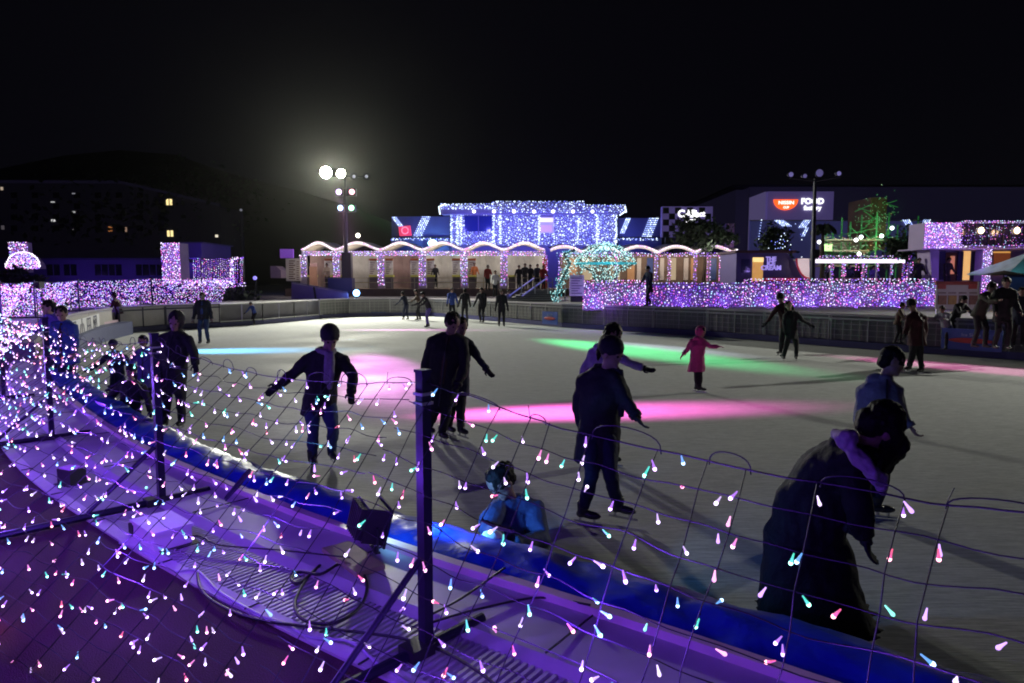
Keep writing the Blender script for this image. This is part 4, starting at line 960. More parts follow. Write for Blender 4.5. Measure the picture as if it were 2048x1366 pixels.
for k in range(6):
    a, b_ = px_p[k], px_p[k+1]; x0 = gy(a, 530, YT).x; x1 = gy(b_, 530, YT).x; xm = (x0+x1)/2
    r0 = empty('tent', (xm, YT, floor_z), words[k], 'tent', 'arched tents behind the rink')
    ze = gy(a, 503, YT).z; zt = gy(a, 489, YT).z; N = 12
    m = MB()
    arc = [(x0 + (x1-x0)*i/N, ze + (zt-ze)*(.5-.5*math.cos(2*math.pi*i/N))**.8) for i in range(N+1)]
    for (xa, za), (xb, zb) in zip(arc, arc[1:]):
        m.add([(xa, YT-.3, za), (xb, YT-.3, zb), (xb, YT+3.4, zb+.1), (xa, YT+3.4, za+.1), (xa, YT-.3, za+.2), (xb, YT-.3, zb+.2), (xb, YT+3.4, zb+.3), (xa, YT+3.4, za+.3)], [(0,1,5,4), (4,5,6,7), (0,3,2,1), (3,7,6,2)])
    m.build('canopy', tent_w, r0)
    m = MB(); zb0 = floor_z; NB = 8      # curved backdrop
    for i in range(NB):
        t0, t1 = math.pi*i/NB, math.pi*(i+1)/NB
        p0 = (x0 + (x1-x0)*i/NB, YT+1.6+1.4*math.sin(t0)); p1 = (x0 + (x1-x0)*(i+1)/NB, YT+1.6+1.4*math.sin(t1))
        m.add([(*p0, zb0), (*p1, zb0), (*p1, ze), (*p0, ze), (p0[0], p0[1]+.04, zb0), (p1[0], p1[1]+.04, zb0), (p1[0], p1[1]+.04, ze), (p0[0], p0[1]+.04, ze)], [(0,1,2,3), (4,7,6,5)])
    m.build('backdrop', drape2 if k in (0, 2) else drape, r0)
    m = MB(); m.bb((x0, YT-.35, gy(a, 511, YT).z), (x1, YT-.25, gy(a, 503, YT).z)); m.build('fascia', lilac_wall, r0)
    m = MB(); bulbs(m, a, 503, b_, 511, YT-.35, 3.2, 5, WV, .9)
    for (xa, za), (xb, zb) in zip(arc, arc[1:]):
        for q in range(3): m.octa((xa + (xb-xa)*q/3, YT-.36, za + .12 + (zb-za)*q/3), .04, random.choice((0, 0, 0, 2, 4)))
    bulbs(m, a-6, 511, a+6, 570 if k > 1 else 553, YT-.4, 3.6, 5, WV, .9)
    if k == 5: bulbs(m, b_-4, 511, b_+5, 560, YT-.4, 3.6, 5, WV, .9)
    stuff(m.build('bulb', FARS, r0))
    m = MB(); pbox(m, a-7, 511, a+7, 577, YT-.3, .16); m.build('pillar', lilac_wall, r0)
    if k == 5: m = MB(); pbox(m, b_-5, 511, b_+5, 577, YT-.3, .16); m.build('pillar', mat('red_pillar', (.4, .08, .05), .6), r0)
    if k not in (0, 5):
        for s_ in (-1, 1):
            m = MB(); pc = a + s_*16; pbox(m, pc-8, 521, pc+8, 551 if s_ < 0 else 568, YT+.2, .06); sh = m.build('menu_board', board_m, r0)
            m = MB(); pbox(m, pc-8, 517, pc+8, 521, YT+.18, .08); m.build('header', orange_m, sh)
            m = MB()
            for q in range(6): pbox(m, pc-6, 525+q*4.2, pc+4-(q % 3)*2, 526.3+q*4.2, YT+.17, .02)
            m.build('print', ink2, sh)
    
    for u, w in ((a+8, a+24), (b_-24, b_-8)):
        m = MB(); pbox(m, u+1, 554, w-1, 577, YT-.4, .5); ct = m.build('counter', mat('counter_front', (.12, .1, .09), .6), r0)
        m = MB(); pbox(m, u, 550, w, 554, YT-.5, .6); m.build('counter_top', yel, ct)
    # the tent's own lamp under the canopy
    m = MB(); m.ell((xm, YT+.9, ze-.12), (.16, .16, .06), 10, 6); m.build('tent_lamp', mat('warm_lamp', (.8, .7, .5), .4, noise_amt=0, emit=(1, .9, .7), es=2), r0)
    lamp('POINT', 'tent_light', (xm, YT+.9, ze-.35), 55 if k not in (0, 2) else 34, (1, .88, .74), .15)
    lamp('POINT', 'canopy_fill', (xm, YT-1.4, ze+.5), 70, (1, .88, .86), .1)  # added lamp with no body, whitens the canopy front from outside
    if k == 0:
        s_ = empty('menu_stand', gy(632, 577, YT-1), 'tall narrow salmon coloured menu stand in front of the leftmost tent', 'menu stand')
        m = MB(); pbox(m, 619, 533, 634, 572, YT-1, .12); m.build('sheet', mat('salmon_sheet', (.6, .36, .26), .6), s_)
        m = MB(); pbox(m, 620, 526, 633, 534, YT-1, .12); m.build('header', mat('pink_header', (.75, .5, .5), .6), s_)
        m = MB(); pbox(m, 617, 572, 636, 575, YT-1.1, .4); m.build('base', dark, s_)
        frontlight(626, 545, YT-1, 8, (1, .7, .45), -1)
        s_ = empty('price_board', gy(590, 575, YT-1), 'broad cream price board with rows of dark print at the left end of the tents', 'sign')
        m = MB(); pbox(m, 572, 517, 601, 562, YT-1.2, .1); m.build('sheet', board_m, s_)
        m = MB()
        for q in range(9): pbox(m, 578, 521+q*4.4, 590-(q % 2)*3, 523+q*4.4, YT-1.24, .02); pbox(m, 593, 523+q*4.4, 598, 524.5+q*4.4, YT-1.24, .02)
        m.build('print', ink2, s_); frontlight(586, 540, YT-1.2, 6, (1, .9, .7), -1)
        m = MB(); pbox(m, 560, 498, 586, 516, YT-1, .2); o = m.build('violet_sign', mat('violet_panel', (.2, .06, .5), .6, emit=(.25, .08, .6), es=.35), origin=gy(573, 516, YT-1)); tag(o, 'plain glowing violet panel on a post left of the tents', 'sign')
# railing in front of the tents
xs = [gy(p, 560, YT-1.5).x for p in range(645, 1140, 46)]
r0 = empty('railing', (xs[0], YT-1.5, floor_z), 'yellowish steel railing along the front of the tent deck', 'railing')
for za, hh in ((565, .05), (556, .03), (583, .06)):
    m = MB(); z = gy(800, za, YT-1.5).z; m.bb((xs[0], YT-1.52, z-hh/2), (xs[-1], YT-1.48, z+hh/2)); m.build('rail', mat('yellow_steel', (.36, .34, .2), .4, .4), r0)
for i, x in enumerate(xs):
    m = MB(); m.bb((x-.03, YT-1.53, gy(800, 585, YT-1.5).z), (x+.03, YT-1.47, gy(800, 556, YT-1.5).z)); m.build('upright', mat('yellow_steel', (.36, .34, .2)), r0)
# shop row to the right of the tents
YS = 49
r0 = empty('shop_arcade', (gy(1370, 560, YS).x, YS, TZ), 'low arcade of lit shop fronts with wavy white awning behind the long light wall', 'arcade')
m = MB(); pbox(m, 1120, 508, 1475, 600, YS+2, .2); m.build('rear_wall', mat('shop_wall', (.2, .14, .1), .7, nscale=2, noise_amt=.5), r0)
for px, w_, mi in [(1146, 16, 0), (1175, 20, 1), (1230, 20, 1), (1262, 14, 0), (1278, 8, 2), (1300, 12, 3), (1324, 8, 2), (1345, 14, 1), (1372, 9, 2), (1388, 12, 0), (1425, 16, 3), (1450, 8, 2)]:
    m = MB(); pbox(m, px-w_/2, 516, px+w_/2, 560, YS+1.9, .08); m.build('shop_front', [mat('warm_wood', (.45, .25, .12), .6, emit=(1, .5, .2), es=.12), mat('shop_glass', (.1, .1, .1), .2, emit=(1, .75, .45), es=.4), mat('white_column_paint', (.6, .56, .5), .6), mat('blue_shop_panel', (.06, .1, .3), .5)][mi], r0)
m = MB(); N = 60; x0 = gy(1100, 500, YS).x; x1 = gy(1472, 500, YS).x
for i in range(N):
    f0, f1 = i/N, (i+1)/N; zz = lambda f_: gy(1300, 502, YS).z + .42*abs(math.sin(f_*math.pi*5.0+.4))
    m.add([(x0+(x1-x0)*f0, YS-.3, zz(f0)), (x0+(x1-x0)*f1, YS-.3, zz(f1)), (x0+(x1-x0)*f1, YS+2.4, zz(f1)+.2), (x0+(x1-x0)*f0, YS+2.4, zz(f0)+.2), (x0+(x1-x0)*f0, YS-.3, zz(f0)-.24), (x0+(x1-x0)*f1, YS-.3, zz(f1)-.24)], [(0,1,2,3), (4,5,1,0)])
m.build('awning', tent_w, r0)
m = MB(); bulbs(m, 1120, 506, 1472, 512, YS-.35, 3.3, 5, WV, .9)
for i in range(200): m.octa((x0+(x1-x0)*i/199, YS-.36, zz(i/199)-.08), .035, random.choice((0, 0, 2, 4)))
for px in range(1115, 1480, 52): lamp('POINT', 'canopy_fill', gy(px, 493, YS-1.5), 45, (1, .88, .86), .1)  # added lamps in front of the awning to brighten its edge
for px in (1120, 1232, 1312, 1338, 1390, 1417, 1441, 1462): bulbs(m, px-3, 512, px+3, 560, YS-.35, 4, 5, (2, 6, 5, 1, 4), .9)
stuff(m.build('bulb', FARS, r0))
for px in (1232, 1312, 1338, 1390, 1417, 1441, 1462): m = MB(); pbox(m, px-3, 512, px+3, 600, YS-.25, .15); m.build('pillar', mat('arcade_pillar', (.3, .22, .26), .6), r0)
for px in (1140, 1180, 1240, 1290, 1340, 1390, 1440): lamp('POINT', 'shop_light', gy(px, 522, YS+.9), 20, (1, .8, .62), .12)
# --- the blue building above the tents
YB = 62
r0 = empty('light_clad_building', (gy(1065, 492, YB).x, YB, TZ), 'tall building wholly clad in blue fairy lights above the tents', 'building')
bl_wall = mat('blue_lit_facade', (.2, .17, .36), .7, nscale=2, noise_amt=.2); bl_glass = mat('blue_window', (.02, .03, .2), .2)
m = MB(); pbox(m, 903, 425, 1232, 505, YB, 8); pbox(m, 903, 505, 1232, 600, YB, 8); m.build('wall', bl_wall, r0)
m = MB(); pbox(m, 882, 410, 985, 428, YB-1.2, 9); pbox(m, 983, 404, 1168, 428, YB-1.3, 9); pbox(m, 1168, 411, 1248, 426, YB-1.2, 9); m.build('roof_band', bl_wall, r0)
for a in ((929, 432, 956, 463), (958, 432, 984, 463)):
    m = MB(); pbox(m, *a, YB-.06, .08); m.build('window', bl_glass, r0)
m = MB(); pbox(m, 1078, 434, 1108, 466, YB-.06, .08, 0); pbox(m, 1080, 436, 1106, 444, YB-.1, .05, 1); pbox(m, 1082, 450, 1104, 464, YB-.1, .05, 2)
m.build('lit_window', [mat('window_pinkish', (.3, .25, .4), .4, emit=(.6, .5, 1), es=.45), mat('window_bright', (.5, .5, .6), .4, emit=(1, .9, 1), es=.9), mat('window_rose', (.4, .2, .3), .4, emit=(.8, .5, .8), es=.5)], r0)
m = MB(); wB = (4, 4, 3)
bulbs(m, 882, 408, 985, 418, YB-1.3, 3.2, 3, (2, 4, 4)); bulbs(m, 985, 403, 1168, 425, YB-1.4, 3.7, 3, wB); bulbs(m, 1168, 410, 1250, 424, YB-1.3, 3.5, 3, (3, 4, 3))
bulbs(m, 902, 428, 928, 490, YB-.1, 3.8, 3, wB); bulbs(m, 928, 464, 985, 490, YB-.1, 3.6, 3, wB); bulbs(m, 928, 424, 985, 430, YB-.1, 3.6, 3, wB)
bulbs(m, 988, 428, 1078, 490, YB-.1, 3.5, 3, wB); bulbs(m, 1078, 467, 1108, 490, YB-.1, 3.6, 3, wB); bulbs(m, 1108, 428, 1152, 490, YB-.1, 3.6, 3, wB); bulbs(m, 1160, 426, 1232, 490, YB-.1, 3.4, 3, wB)
for px in (903, 915, 922, 987, 1001, 1078, 1156, 1194, 1232): bulbs(m, px-1.5, 420, px+1.5, 488, YB-.2, 2.6, 3, (0, 3, 5))
for p0, p1 in (((878, 414), (890, 408)), ((878, 414), (880, 428)), ((1250, 413), (1252, 424)), ((1240, 430), (1252, 422))):
    for q in range(8):
        v = gy(p0[0]+(p1[0]-p0[0])*q/7, p0[1]+(p1[1]-p0[1])*q/7, YB-1.4); m.octa(v, .07, 2)
stuff(m.build('bulb', BLUES, r0))
for px in (948, 988, 1028, 1068, 1106, 1146, 1185):
    m = MB(); m.ell(gy(px, 423, YB-1.6), (.16, .12, .16), 8, 6); m.build('wall_lamp', mat('white_lamp', (.8, .8, .8), .4, noise_amt=0, emit=(.85, .85, 1), es=2.2), r0)
for px in (920, 975, 1030, 1085, 1140, 1200): lamp('POINT', 'glow_lamp', gy(px, 455, YB-2), 170, (.2, .19, 1), .06)
# side wings with slanting stripes of light
for wi, (a, b_, stripes, lab) in enumerate([(783, 902, (((788, 435), (812, 466)), ((848, 434), (824, 486)), ((856, 434), (832, 486))), 'dark blue wing with slanting light stripes and a red square sign'),
                                  (1236, 1322, (((1256, 437), (1244, 466)), ((1302, 437), (1282, 488)), ((1312, 437), (1292, 488))), 'dark blue wing with slanting light stripes right of the light clad building')]):
    r0 = empty('striped_wing', (gy((a+b_)/2, 490, YB).x, YB+.5, TZ), lab, 'building', 'striped wings of the light clad building')
    m = MB(); pbox(m, a, 433+3*wi, b_, 474, YB+.5, 6); pbox(m, a, 476, b_, 600, YB+.3, 6); m.build('wall', mat('wing_panel', (.08, .09, .26), .5, nscale=1, noise_amt=.2), r0)
    m = MB(); pbox(m, a, 473.5, b_, 476, YB+.2, .5); m.build('ledge', dark, r0)
    m = MB()
    for (u0, v0), (u1, v1) in stripes:
        for q in range(14):
            for e in range(3):
                m.octa(gy(u0+(u1-u0)*q/13+e*3.4-3, v0+(v1-v0)*q/13, YB+.4), .065, random.choice((1, 1, 2)))
    bulbs(m, a, 477, b_-6, 480, YB+.2, 4, 3); 
    stuff(m.build('bulb', BLUES, r0))
    if wi == 0:
        m = MB(); x0, z0, x1, z1 = PR(797, 451, 823, 472, YB+.1); m.yprism([(x0+.1, z0), (x1, z0+.05), (x1-.12, z1), (x0, z1-.12)], YB+.1, YB+.25); sg = m.build('red_sign', mat('red_sign', (.6, .05, .12), .5, noise_amt=0, emit=(1, .05, .16), es=.75), r0)
        m = MB(); cc = gy(810, 461, YB+.05); m.tube([cc + V((math.cos(t)*.3, 0, math.sin(t)*.3)) for t in [k*.6 for k in range(11)]], .05, 5); m.build('ring_mark', mat('pink_mark', (.8, .3, .4), .5, emit=(1, .35, .5), es=.8), sg)
        m = MB(); m.ell(gy(865, 486, YB-.3), (.42, .2, .3), 10, 8); m.build('spotlight', mat('cyan_spot', (.5, .9, 1), .3, noise_amt=0, emit=(.5, .9, 1), es=3.5), r0)
        lamp('POINT', 'spot_glow', gy(865, 486, YB-.8), 160, (.3, .7, 1), .1)
    else:
        lamp('POINT', 'glow_lamp', gy(1270, 470, YB-1.4), 60, (.15, .2, 1), .06)
lamp('POINT', 'glow_lamp', gy(835, 465, YB-1.6), 60, (.15, .2, 1), .06)
# chequered sign
YK = 60
r0 = empty('chequered_sign', (gy(1372, 470, YK).x, YK, TZ), 'chequered black and violet billboard with glowing white words, partly behind a dark tree', 'billboard')
m = MB(); pbox(m, 1324, 413, 1425, 474, YK, .6); m.build('panel', mat('violet_cheque', (.14, .11, .3), .6, emit=(.2, .15, .5), es=.22), r0)
m = MB()
for i in range(8):
    for j in range(5):
        if (i + j) % 2 == 0: pbox(m, 1326+i*12, 415+j*12, 1338+i*12, 427+j*12, YK-.04, .05)
m.build('cheque', mat('black_cheque', (.004, .004, .006), .5, noise_amt=0), r0)
wht = mat('white_letters', (.8, .8, .8), .4, noise_amt=0, emit=(1, 1, 1), es=1.5)
text('CAR', .85, gy(1375, 428, YK-.1), wht, r0, ext=.06, bold=.03); text('fact', .66, gy(1399, 428, YK-.1), wht, r0, ext=.06, bold=.02); text('ory', .6, gy(1381, 441, YK-.1), wht, r0, ext=.06, bold=.02)
m = MB(); pbox(m, 1330, 474, 1336, 560, YK+.1, .3); pbox(m, 1412, 474, 1418, 560, YK+.1, .3); m.build('leg', dark, r0)
# --- big pale block with bowl emblem, and the long dark hall behind it
YH = 75
r0 = empty('hall_building', (gy(1760, 480, YH+4).x, YH+4, TZ), 'huge plain dark hall stretching to the right edge behind everything', 'building')
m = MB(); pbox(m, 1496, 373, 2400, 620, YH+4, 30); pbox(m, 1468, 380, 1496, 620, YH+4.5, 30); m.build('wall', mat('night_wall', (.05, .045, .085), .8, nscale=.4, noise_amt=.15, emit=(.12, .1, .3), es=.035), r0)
m = MB(); pbox(m, 1466, 369.5, 2400, 373.5, YH+3.8, 30); m.build('roof', mat('night_roof', (.03, .03, .05), .8), r0)
r0 = empty('factory_block', (gy(1590, 480, YH).x, YH, TZ), 'pale violet block with a glowing orange bowl emblem and white lettering', 'building')
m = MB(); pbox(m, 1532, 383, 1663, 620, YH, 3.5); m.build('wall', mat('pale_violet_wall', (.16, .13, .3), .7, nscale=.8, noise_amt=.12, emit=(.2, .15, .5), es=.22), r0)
m = MB(); x0, z0, x1, z1 = PR(1514, 390, 1532, 620, YH); a0 = gy(1532, 383, YH)
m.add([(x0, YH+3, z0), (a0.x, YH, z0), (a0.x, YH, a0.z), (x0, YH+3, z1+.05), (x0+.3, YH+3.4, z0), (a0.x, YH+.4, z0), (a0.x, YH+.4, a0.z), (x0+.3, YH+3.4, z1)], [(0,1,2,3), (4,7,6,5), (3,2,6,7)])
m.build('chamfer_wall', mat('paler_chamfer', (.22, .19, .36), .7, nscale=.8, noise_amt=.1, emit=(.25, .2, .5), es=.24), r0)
c = gy(1572, 399, YH-.2); rx = (gy(1596, 399, YH).x - gy(1548, 399, YH).x)/2; rz = gy(1572, 399, YH).z - gy(1572, 420, YH).z
m = MB(); m.yprism([(c.x+rx*math.cos(t), c.z-rz*math.sin(t)) for t in [math.pi*k/20 for k in range(21)]], YH-.25, YH); em = m.build('bowl_emblem', mat('orange_emblem', (.8, .2, .05), .5, noise_amt=0, emit=(1, .12, .02), es=1.4), r0)
text('NISSIN', .5, (c.x, YH-.3, c.z-.36), wht, em, squash=1.15, bold=.01); text('CUP', .32, (c.x, YH-.3, c.z-.86), wht, em, bold=.01)
text('FOOD', .86, gy(1625, 403, YH-.15), wht, r0, bold=.03, ext=.05); text('factory', .66, gy(1625, 416, YH-.15), wht, r0, bold=.02, ext=.05)
# lower fence of light stripes in front of the block
r0 = empty('striped_fence', (gy(1650, 500, 58).x, 58, TZ), 'dark blue fence with hatched patches of blue light in front of the emblem block', 'fence')
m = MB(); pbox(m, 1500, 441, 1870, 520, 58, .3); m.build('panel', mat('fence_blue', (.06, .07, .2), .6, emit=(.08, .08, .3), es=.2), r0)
m = MB(); pbox(m, 1500, 440, 1885, 442, 57.9, .2); m.build('top_rail', lilac_wall, r0)
m = MB()
for (u0, v0, u1, v1, w_) in ((1523, 440, 1517, 478, 1), (1550, 441, 1566, 452, 5), (1608, 441, 1598, 455, 4), (1612, 456, 1604, 472, 2), (1806, 440, 1814, 452, 4), (1848, 440, 1838, 456, 4)):
    for q in range(8):
        for e in range(w_): m.octa(gy(u0+(u1-u0)*q/7+e*4, v0+(v1-v0)*q/7, 57.9), .05, random.choice((1, 1, 2)))
stuff(m.build('bulb', BLUES, r0))
# chimney column
m = MB(); pbox(m, 1454, 449, 1468, 505, 52, .6); pbox(m, 1452, 447, 1470, 452, 51.9, .8); pbox(m, 1452, 500, 1472, 560, 51.95, .8)
tag(m.build('brick_column', mat('violet_column', (.3, .16, .32), .7, nscale=6, noise_amt=.3), origin=gy(1461, 560, 52)), 'slim violet lit brick column at the right end of the shop arcade', 'column'); lamp('POINT', 'shop_light', gy(1461, 480, 50.6), 20, (.5, .25, 1), .05)
# kiosk wagon
YW = 33
r0 = empty('kiosk', (gy(1540, 560, YW).x, YW, TZ+.3), 'dark violet kiosk with a yellow lit doorway and white words behind the light wall', 'kiosk')
m = MB(); x0, z0, x1, z1 = PR(1472, 505, 1600, 575, YW); m.yprism([(x0, z0), (x1+.5, z0), (x1+.1, z0+.45), (x1-.35, z1-.35), (x1-.7, z1), (x0, z1)], YW, YW+2.5); m.build('body', mat('dark_violet_paint', (.06, .04, .16), .5, nscale=2), r0)
m = MB(); x0, z0, x1, z1 = PR(1468, 501, 1590, 506, YW); m.bb((x0, YW-.2, z0), (x1, YW+2.7, z1)); m.build('roof', mat('brown_roof', (.06, .02, .02), .6), r0)
m = MB(); pbox(m, 1505, 516, 1526, 562, YW-.05, .06); dr = m.build('door', mat('amber_doorway', (.5, .3, .1), .6, nscale=3, noise_amt=.6, emit=(1, .5, .12), es=.5), r0)
m = MB(); pbox(m, 1506, 515, 1527, 524, YW-.08, .05); m.build('transom', mat('amber_bright', (.8, .5, .2), .5, emit=(1, .72, .28), es=1.1), dr)
m = MB(); pbox(m, 1483, 518, 1500, 545, YW-.05, .06); m.build('window', mat('violet_glass', (.03, .03, .1), .2), r0)
m = MB(); pbox(m, 1530, 556, 1600, 562, YW-.06, .08); m.build('red_skirting', mat('red_trim', (.4, .02, .05), .5, emit=(.5, .02, .06), es=.3), r0)
lt = mat('lilac_letters', (.5, .45, .8), .5, noise_amt=0, emit=(.45, .35, 1), es=.6)
for k, w_ in enumerate(('THE', 'ICE', 'CREAM')): text(w_, .27 if k < 2 else .3, gy(1542, 518+k*9, YW-.05), lt, r0, bold=.012, ext=.02)
lamp('POINT', 'kiosk_light', gy(1530, 540, YW-1.2), 9, (.4, .25, 1), .05)
r0 = empty('curved_screen', gy(1612, 560, YW-.3), 'white curved sail screen glowing between the kiosk and the dark pole', 'screen')
m = MB(); NS = 10; pts = [gy(1592 + 26*(1-math.cos(t*math.pi/2/NS)) , 517 + 40*math.sin(t*math.pi/2/NS), YW-.3) for t in range(NS+1)]; tr = gy(1618, 517, YW-.3)
m.yprism([(p.x, p.z) for p in pts] + [(tr.x, tr.z)], YW-.35, YW-.25); m.build('sail', mat('white_sail', (.75, .65, .65), .6, emit=(1, .85, .85), es=.28), r0)
m = MB(); m.tube([V((p.x, YW-.36, p.z)) for p in pts], .04, 6); m.build('rim', mat('red_trim', (.4, .02, .05), .5), r0); frontlight(1612, 530, YW-.3, 12, (1, .8, .8), -.9)

# ------------------------------------------------------------------ tall lamp poles
cool = mat('flood_lens', (1, 1, .9), .3, noise_amt=0, emit=(1, 1, .82), es=40); cool.cycles.emission_sampling = 'NONE'
r0 = empty('flood_pole', POLE, 'tall dark pole carrying two blazing white floodlights and four coloured stage lamps', 'floodlight pole')
base = gy(694, 600, 43); base.z = TZ
m = MB(); m.tube([base, gy(690, 420, 43), gy(690, 345, 43)], [.16, .12, .09], 10); m.build('pole', black_metal, r0)
m = MB()
m.bar(gy(645, 352, 43), gy(735, 354, 43), .1, .1); m.bar(gy(672, 391, 43), gy(710, 391, 43), .08, .08); m.bar(gy(674, 423, 43), gy(710, 423, 43), .08, .08)
m.build('crossbar', black_metal, r0)
for (px, py, rr) in ((652, 345, .36), (682, 347, .27)):
    c = gy(px, py, 42.6); m = MB(); m.tube([c + V((0, .45, .1)), c + V((0, .1, 0)), c], [.12, rr, rr+.04], 16); hsg = m.build('floodlight', black_metal, r0)
    m = MB(); m.ell(c + V((0, -.02, 0)), (rr, .08, rr), 16, 10); m.build('lens', cool, hsg, smooth=True)
for px in (708, 733):
    c = gy(px, 353, 42.7); m = MB(); m.tube([c + V((0, .4, 0)), c + V((0, .1, 0)), c], [.08, .2, .24], 12); hsg = m.build('floodlight', black_metal, r0)
    m = MB(); m.ell(c, (.1, .05, .1), 10, 6); m.build('lens', mat('dim_lens', (.5, .5, .6), .3, noise_amt=0, emit=(.5, .5, .7), es=.5), hsg)
SC = {'violet': (.75, .45, 1), 'red': (1, .25, .35), 'blue': (.35, .6, 1), 'green': (.25, 1, .5)}
for k, p in STAGE.items():
    m = MB(); m.box(p + V((0, .22, 0)), (.42, .3, .42)); m.box(p + V((0, .02, 0)), (.46, .06, .46)); hsg = m.build('stage_lamp', black_metal, r0)
    lm = mat('stage_lens_' + k, (.5, .5, .5), .3, noise_amt=0, emit=tuple(.2 + .8*x for x in SC[k]), es=3.2); lm.cycles.emission_sampling = 'NONE'
    m = MB(); m.ell(p + V((0, -.03, 0)), (.17, .03, .17), 12, 8); m.build('lens', lm, hsg)
m = MB(); pbox(m, 683, 505, 702, 556, 42.6, .5); m.build('speaker_box', dark, r0)
YP = 30
r0 = empty('flood_pole', (gy(1626, 600, YP).x, YP, TZ), 'tall black pole with four unlit lamp heads, in front of the emblem block', 'floodlight pole')
m = MB(); b0 = gy(1624, 600, YP); m.tube([V((b0.x, YP, TZ)), gy(1628, 430, YP), gy(1630, 358, YP)], [.11, .09, .06], 10); m.build('pole', black_metal, r0)
m = MB(); m.tube([gy(1580, 356, YP), gy(1630, 362, YP), gy(1680, 354, YP)], .035, 6); m.build('crossbar', black_metal, r0)
for px, py, rr, e in ((1582, 349, .13, .35), (1610, 352, .11, .25), (1639, 346, .2, .22), (1678, 347, .12, .4)):
    c = gy(px, py, YP-.2); m = MB(); m.tube([c + V((0, .35, .05)), c + V((0, .05, 0)), c], [.05, rr, rr+.02], 12); hsg = m.build('lamp_head', black_metal, r0)
    m = MB(); m.ell(c, (rr*.8, .03, rr*.8), 12, 6); m.build('lens', mat('dull_violet_lens%d' % px, (.3, .3, .5), .3, noise_amt=0, emit=(.35, .3, .8), es=e), hsg)
m = MB(); pbox(m, 1628, 499, 1639, 516, YP-.1, .4); m.build('speaker_box', dark, r0)
r0 = empty('flood_pole', (26, 23, TZ), 'flood pole standing past the right edge of the view', 'floodlight pole')
m = MB(); m.tube([(26, 23, TZ), (26, 23, 7.6)], [.14, .09], 10); m.build('pole', black_metal, r0)
m = MB(); m.tube([(26.1, 23.2, 7.4), (26, 22.8, 7.3), (26, 22.7, 7.3)], [.08, .25, .3], 12); hsg = m.build('floodlight', black_metal, r0)
m = MB(); m.ell((26, 22.7, 7.3), (.26, .05, .26), 12, 6); m.build('lens', cool, hsg)
# small lamps
def small_lamp(px, py, Y, rr, col, es, lab, base_z=TZ, e=0):
    c = gy(px, py, Y); r0 = empty('street_lamp', (c.x, Y, base_z), lab, 'lamp')
    m = MB(); m.tube([(c.x, Y+.1, base_z), (c.x, Y+.1, c.z)], .06, 6); m.build('pole', black_metal, r0)
    mm = mat('lamp_globe_%d' % px, (.8, .8, .8), .4, noise_amt=0, emit=col, es=es); m = MB(); m.ell(c, rr, 12, 8); m.build('globe', mm, r0)
    if e: lamp('POINT', 'street_light', c + V((0, -.4, 0)), e, col, .1)
small_lamp(716, 471, 64, .22, (1, .95, .8), 3.5, 'small round white street lamp in the dark right of the tall lamp pole')
small_lamp(713, 586, 40.6, .2, (.2, .5, 1), 9, 'brilliant small blue lamp on the edge of the deck below the dark blue box', e=35)
# ------------------------------------------------------------------ ramp, box and stairs left of the tents
r0 = empty('ramp', (gy(640, 630, 40.5).x, 40.5, ICE), 'violet grey ramp with solid slanting side wall left of the tall lamp pole', 'ramp')
m = MB(); pts = [gy(x, y, 40.5) for x, y in ((583, 566), (695, 587), (700, 632), (640, 628), (583, 602))]; m.yprism([(p.x, p.z) for p in pts[::-1]], 40.5, 40.7); m.build('side_wall', mat('violet_ramp_wall', (.16, .12, .3), .6, nscale=2, noise_amt=.2), r0)
m = MB(); a = gy(583, 564, 40.4); b_ = gy(695, 585, 40.4); m.bar(a, b_, .12, .06); m.build('coping', mat('ramp_coping', (.1, .08, .2), .5), r0)
m = MB(); a = gy(628, 574, 40.4); e = gy(634, 612, 40.4); m.bar(a, e, .1, .1); m.build('rib', dark, r0)
lamp('POINT', 'ramp_light', gy(640, 575, 38.5), 20, (.3, .15, 1), .1)
m = MB(); x0, z0, x1, z1 = PR(656, 556, 704, 587, 42); m.yprism([(x0, z0+.2), (x0+.2, z0), (x1, z0), (x1, z1), (x0, z1)], 42, 42.8); tag(m.build('equipment_box', mat('navy_box', (.015, .02, .12), .5), origin=((x0+x1)/2, 42, z0)), 'dark navy equipment box at the foot of the tall lamp pole', 'box')
for k, ((x0, y0), (x1, y1), lab) in enumerate([((576, 626), (594, 640), 'short slanting pale yellow handrail at the foot of the far left ramp'), ((612, 621), (655, 642), 'long slanting pale yellow handrail right of the short one')]):
    r0 = empty('handrail', gy(x1, y1, 37.5), lab, 'handrail'); m = MB(); m.bar(gy(x0, y0, 38.5), gy(x1, y1, 37), .1, .07); m.build('rail', mat('pale_yellow_rail', (.6, .6, .3), .5, emit=(.6, .6, .35), es=.1), r0)
    m = MB(); 
    a, b_ = gy(x0, y0, 38.5), gy(x1, y1, 37)
    m.bar(a, (a.x, a.y, a.z-.7), .05, .05); m.build('post', steel, r0)
m = MB()
for k in range(7): m.prism([(-14.5+k*.35, 37.6+k*.25), (-10.5+k*.2, 37.6+k*.25), (-10.5+k*.2, 42), (-14.5+k*.35, 42)], ICE-.05, ICE+.13*(k+1))
tag(m.build('steps', mat('dark_steps', (.04, .04, .04), .8), origin=(-12, 38, ICE)), 'dark broad steps behind the pale yellow handrails', 'steps')
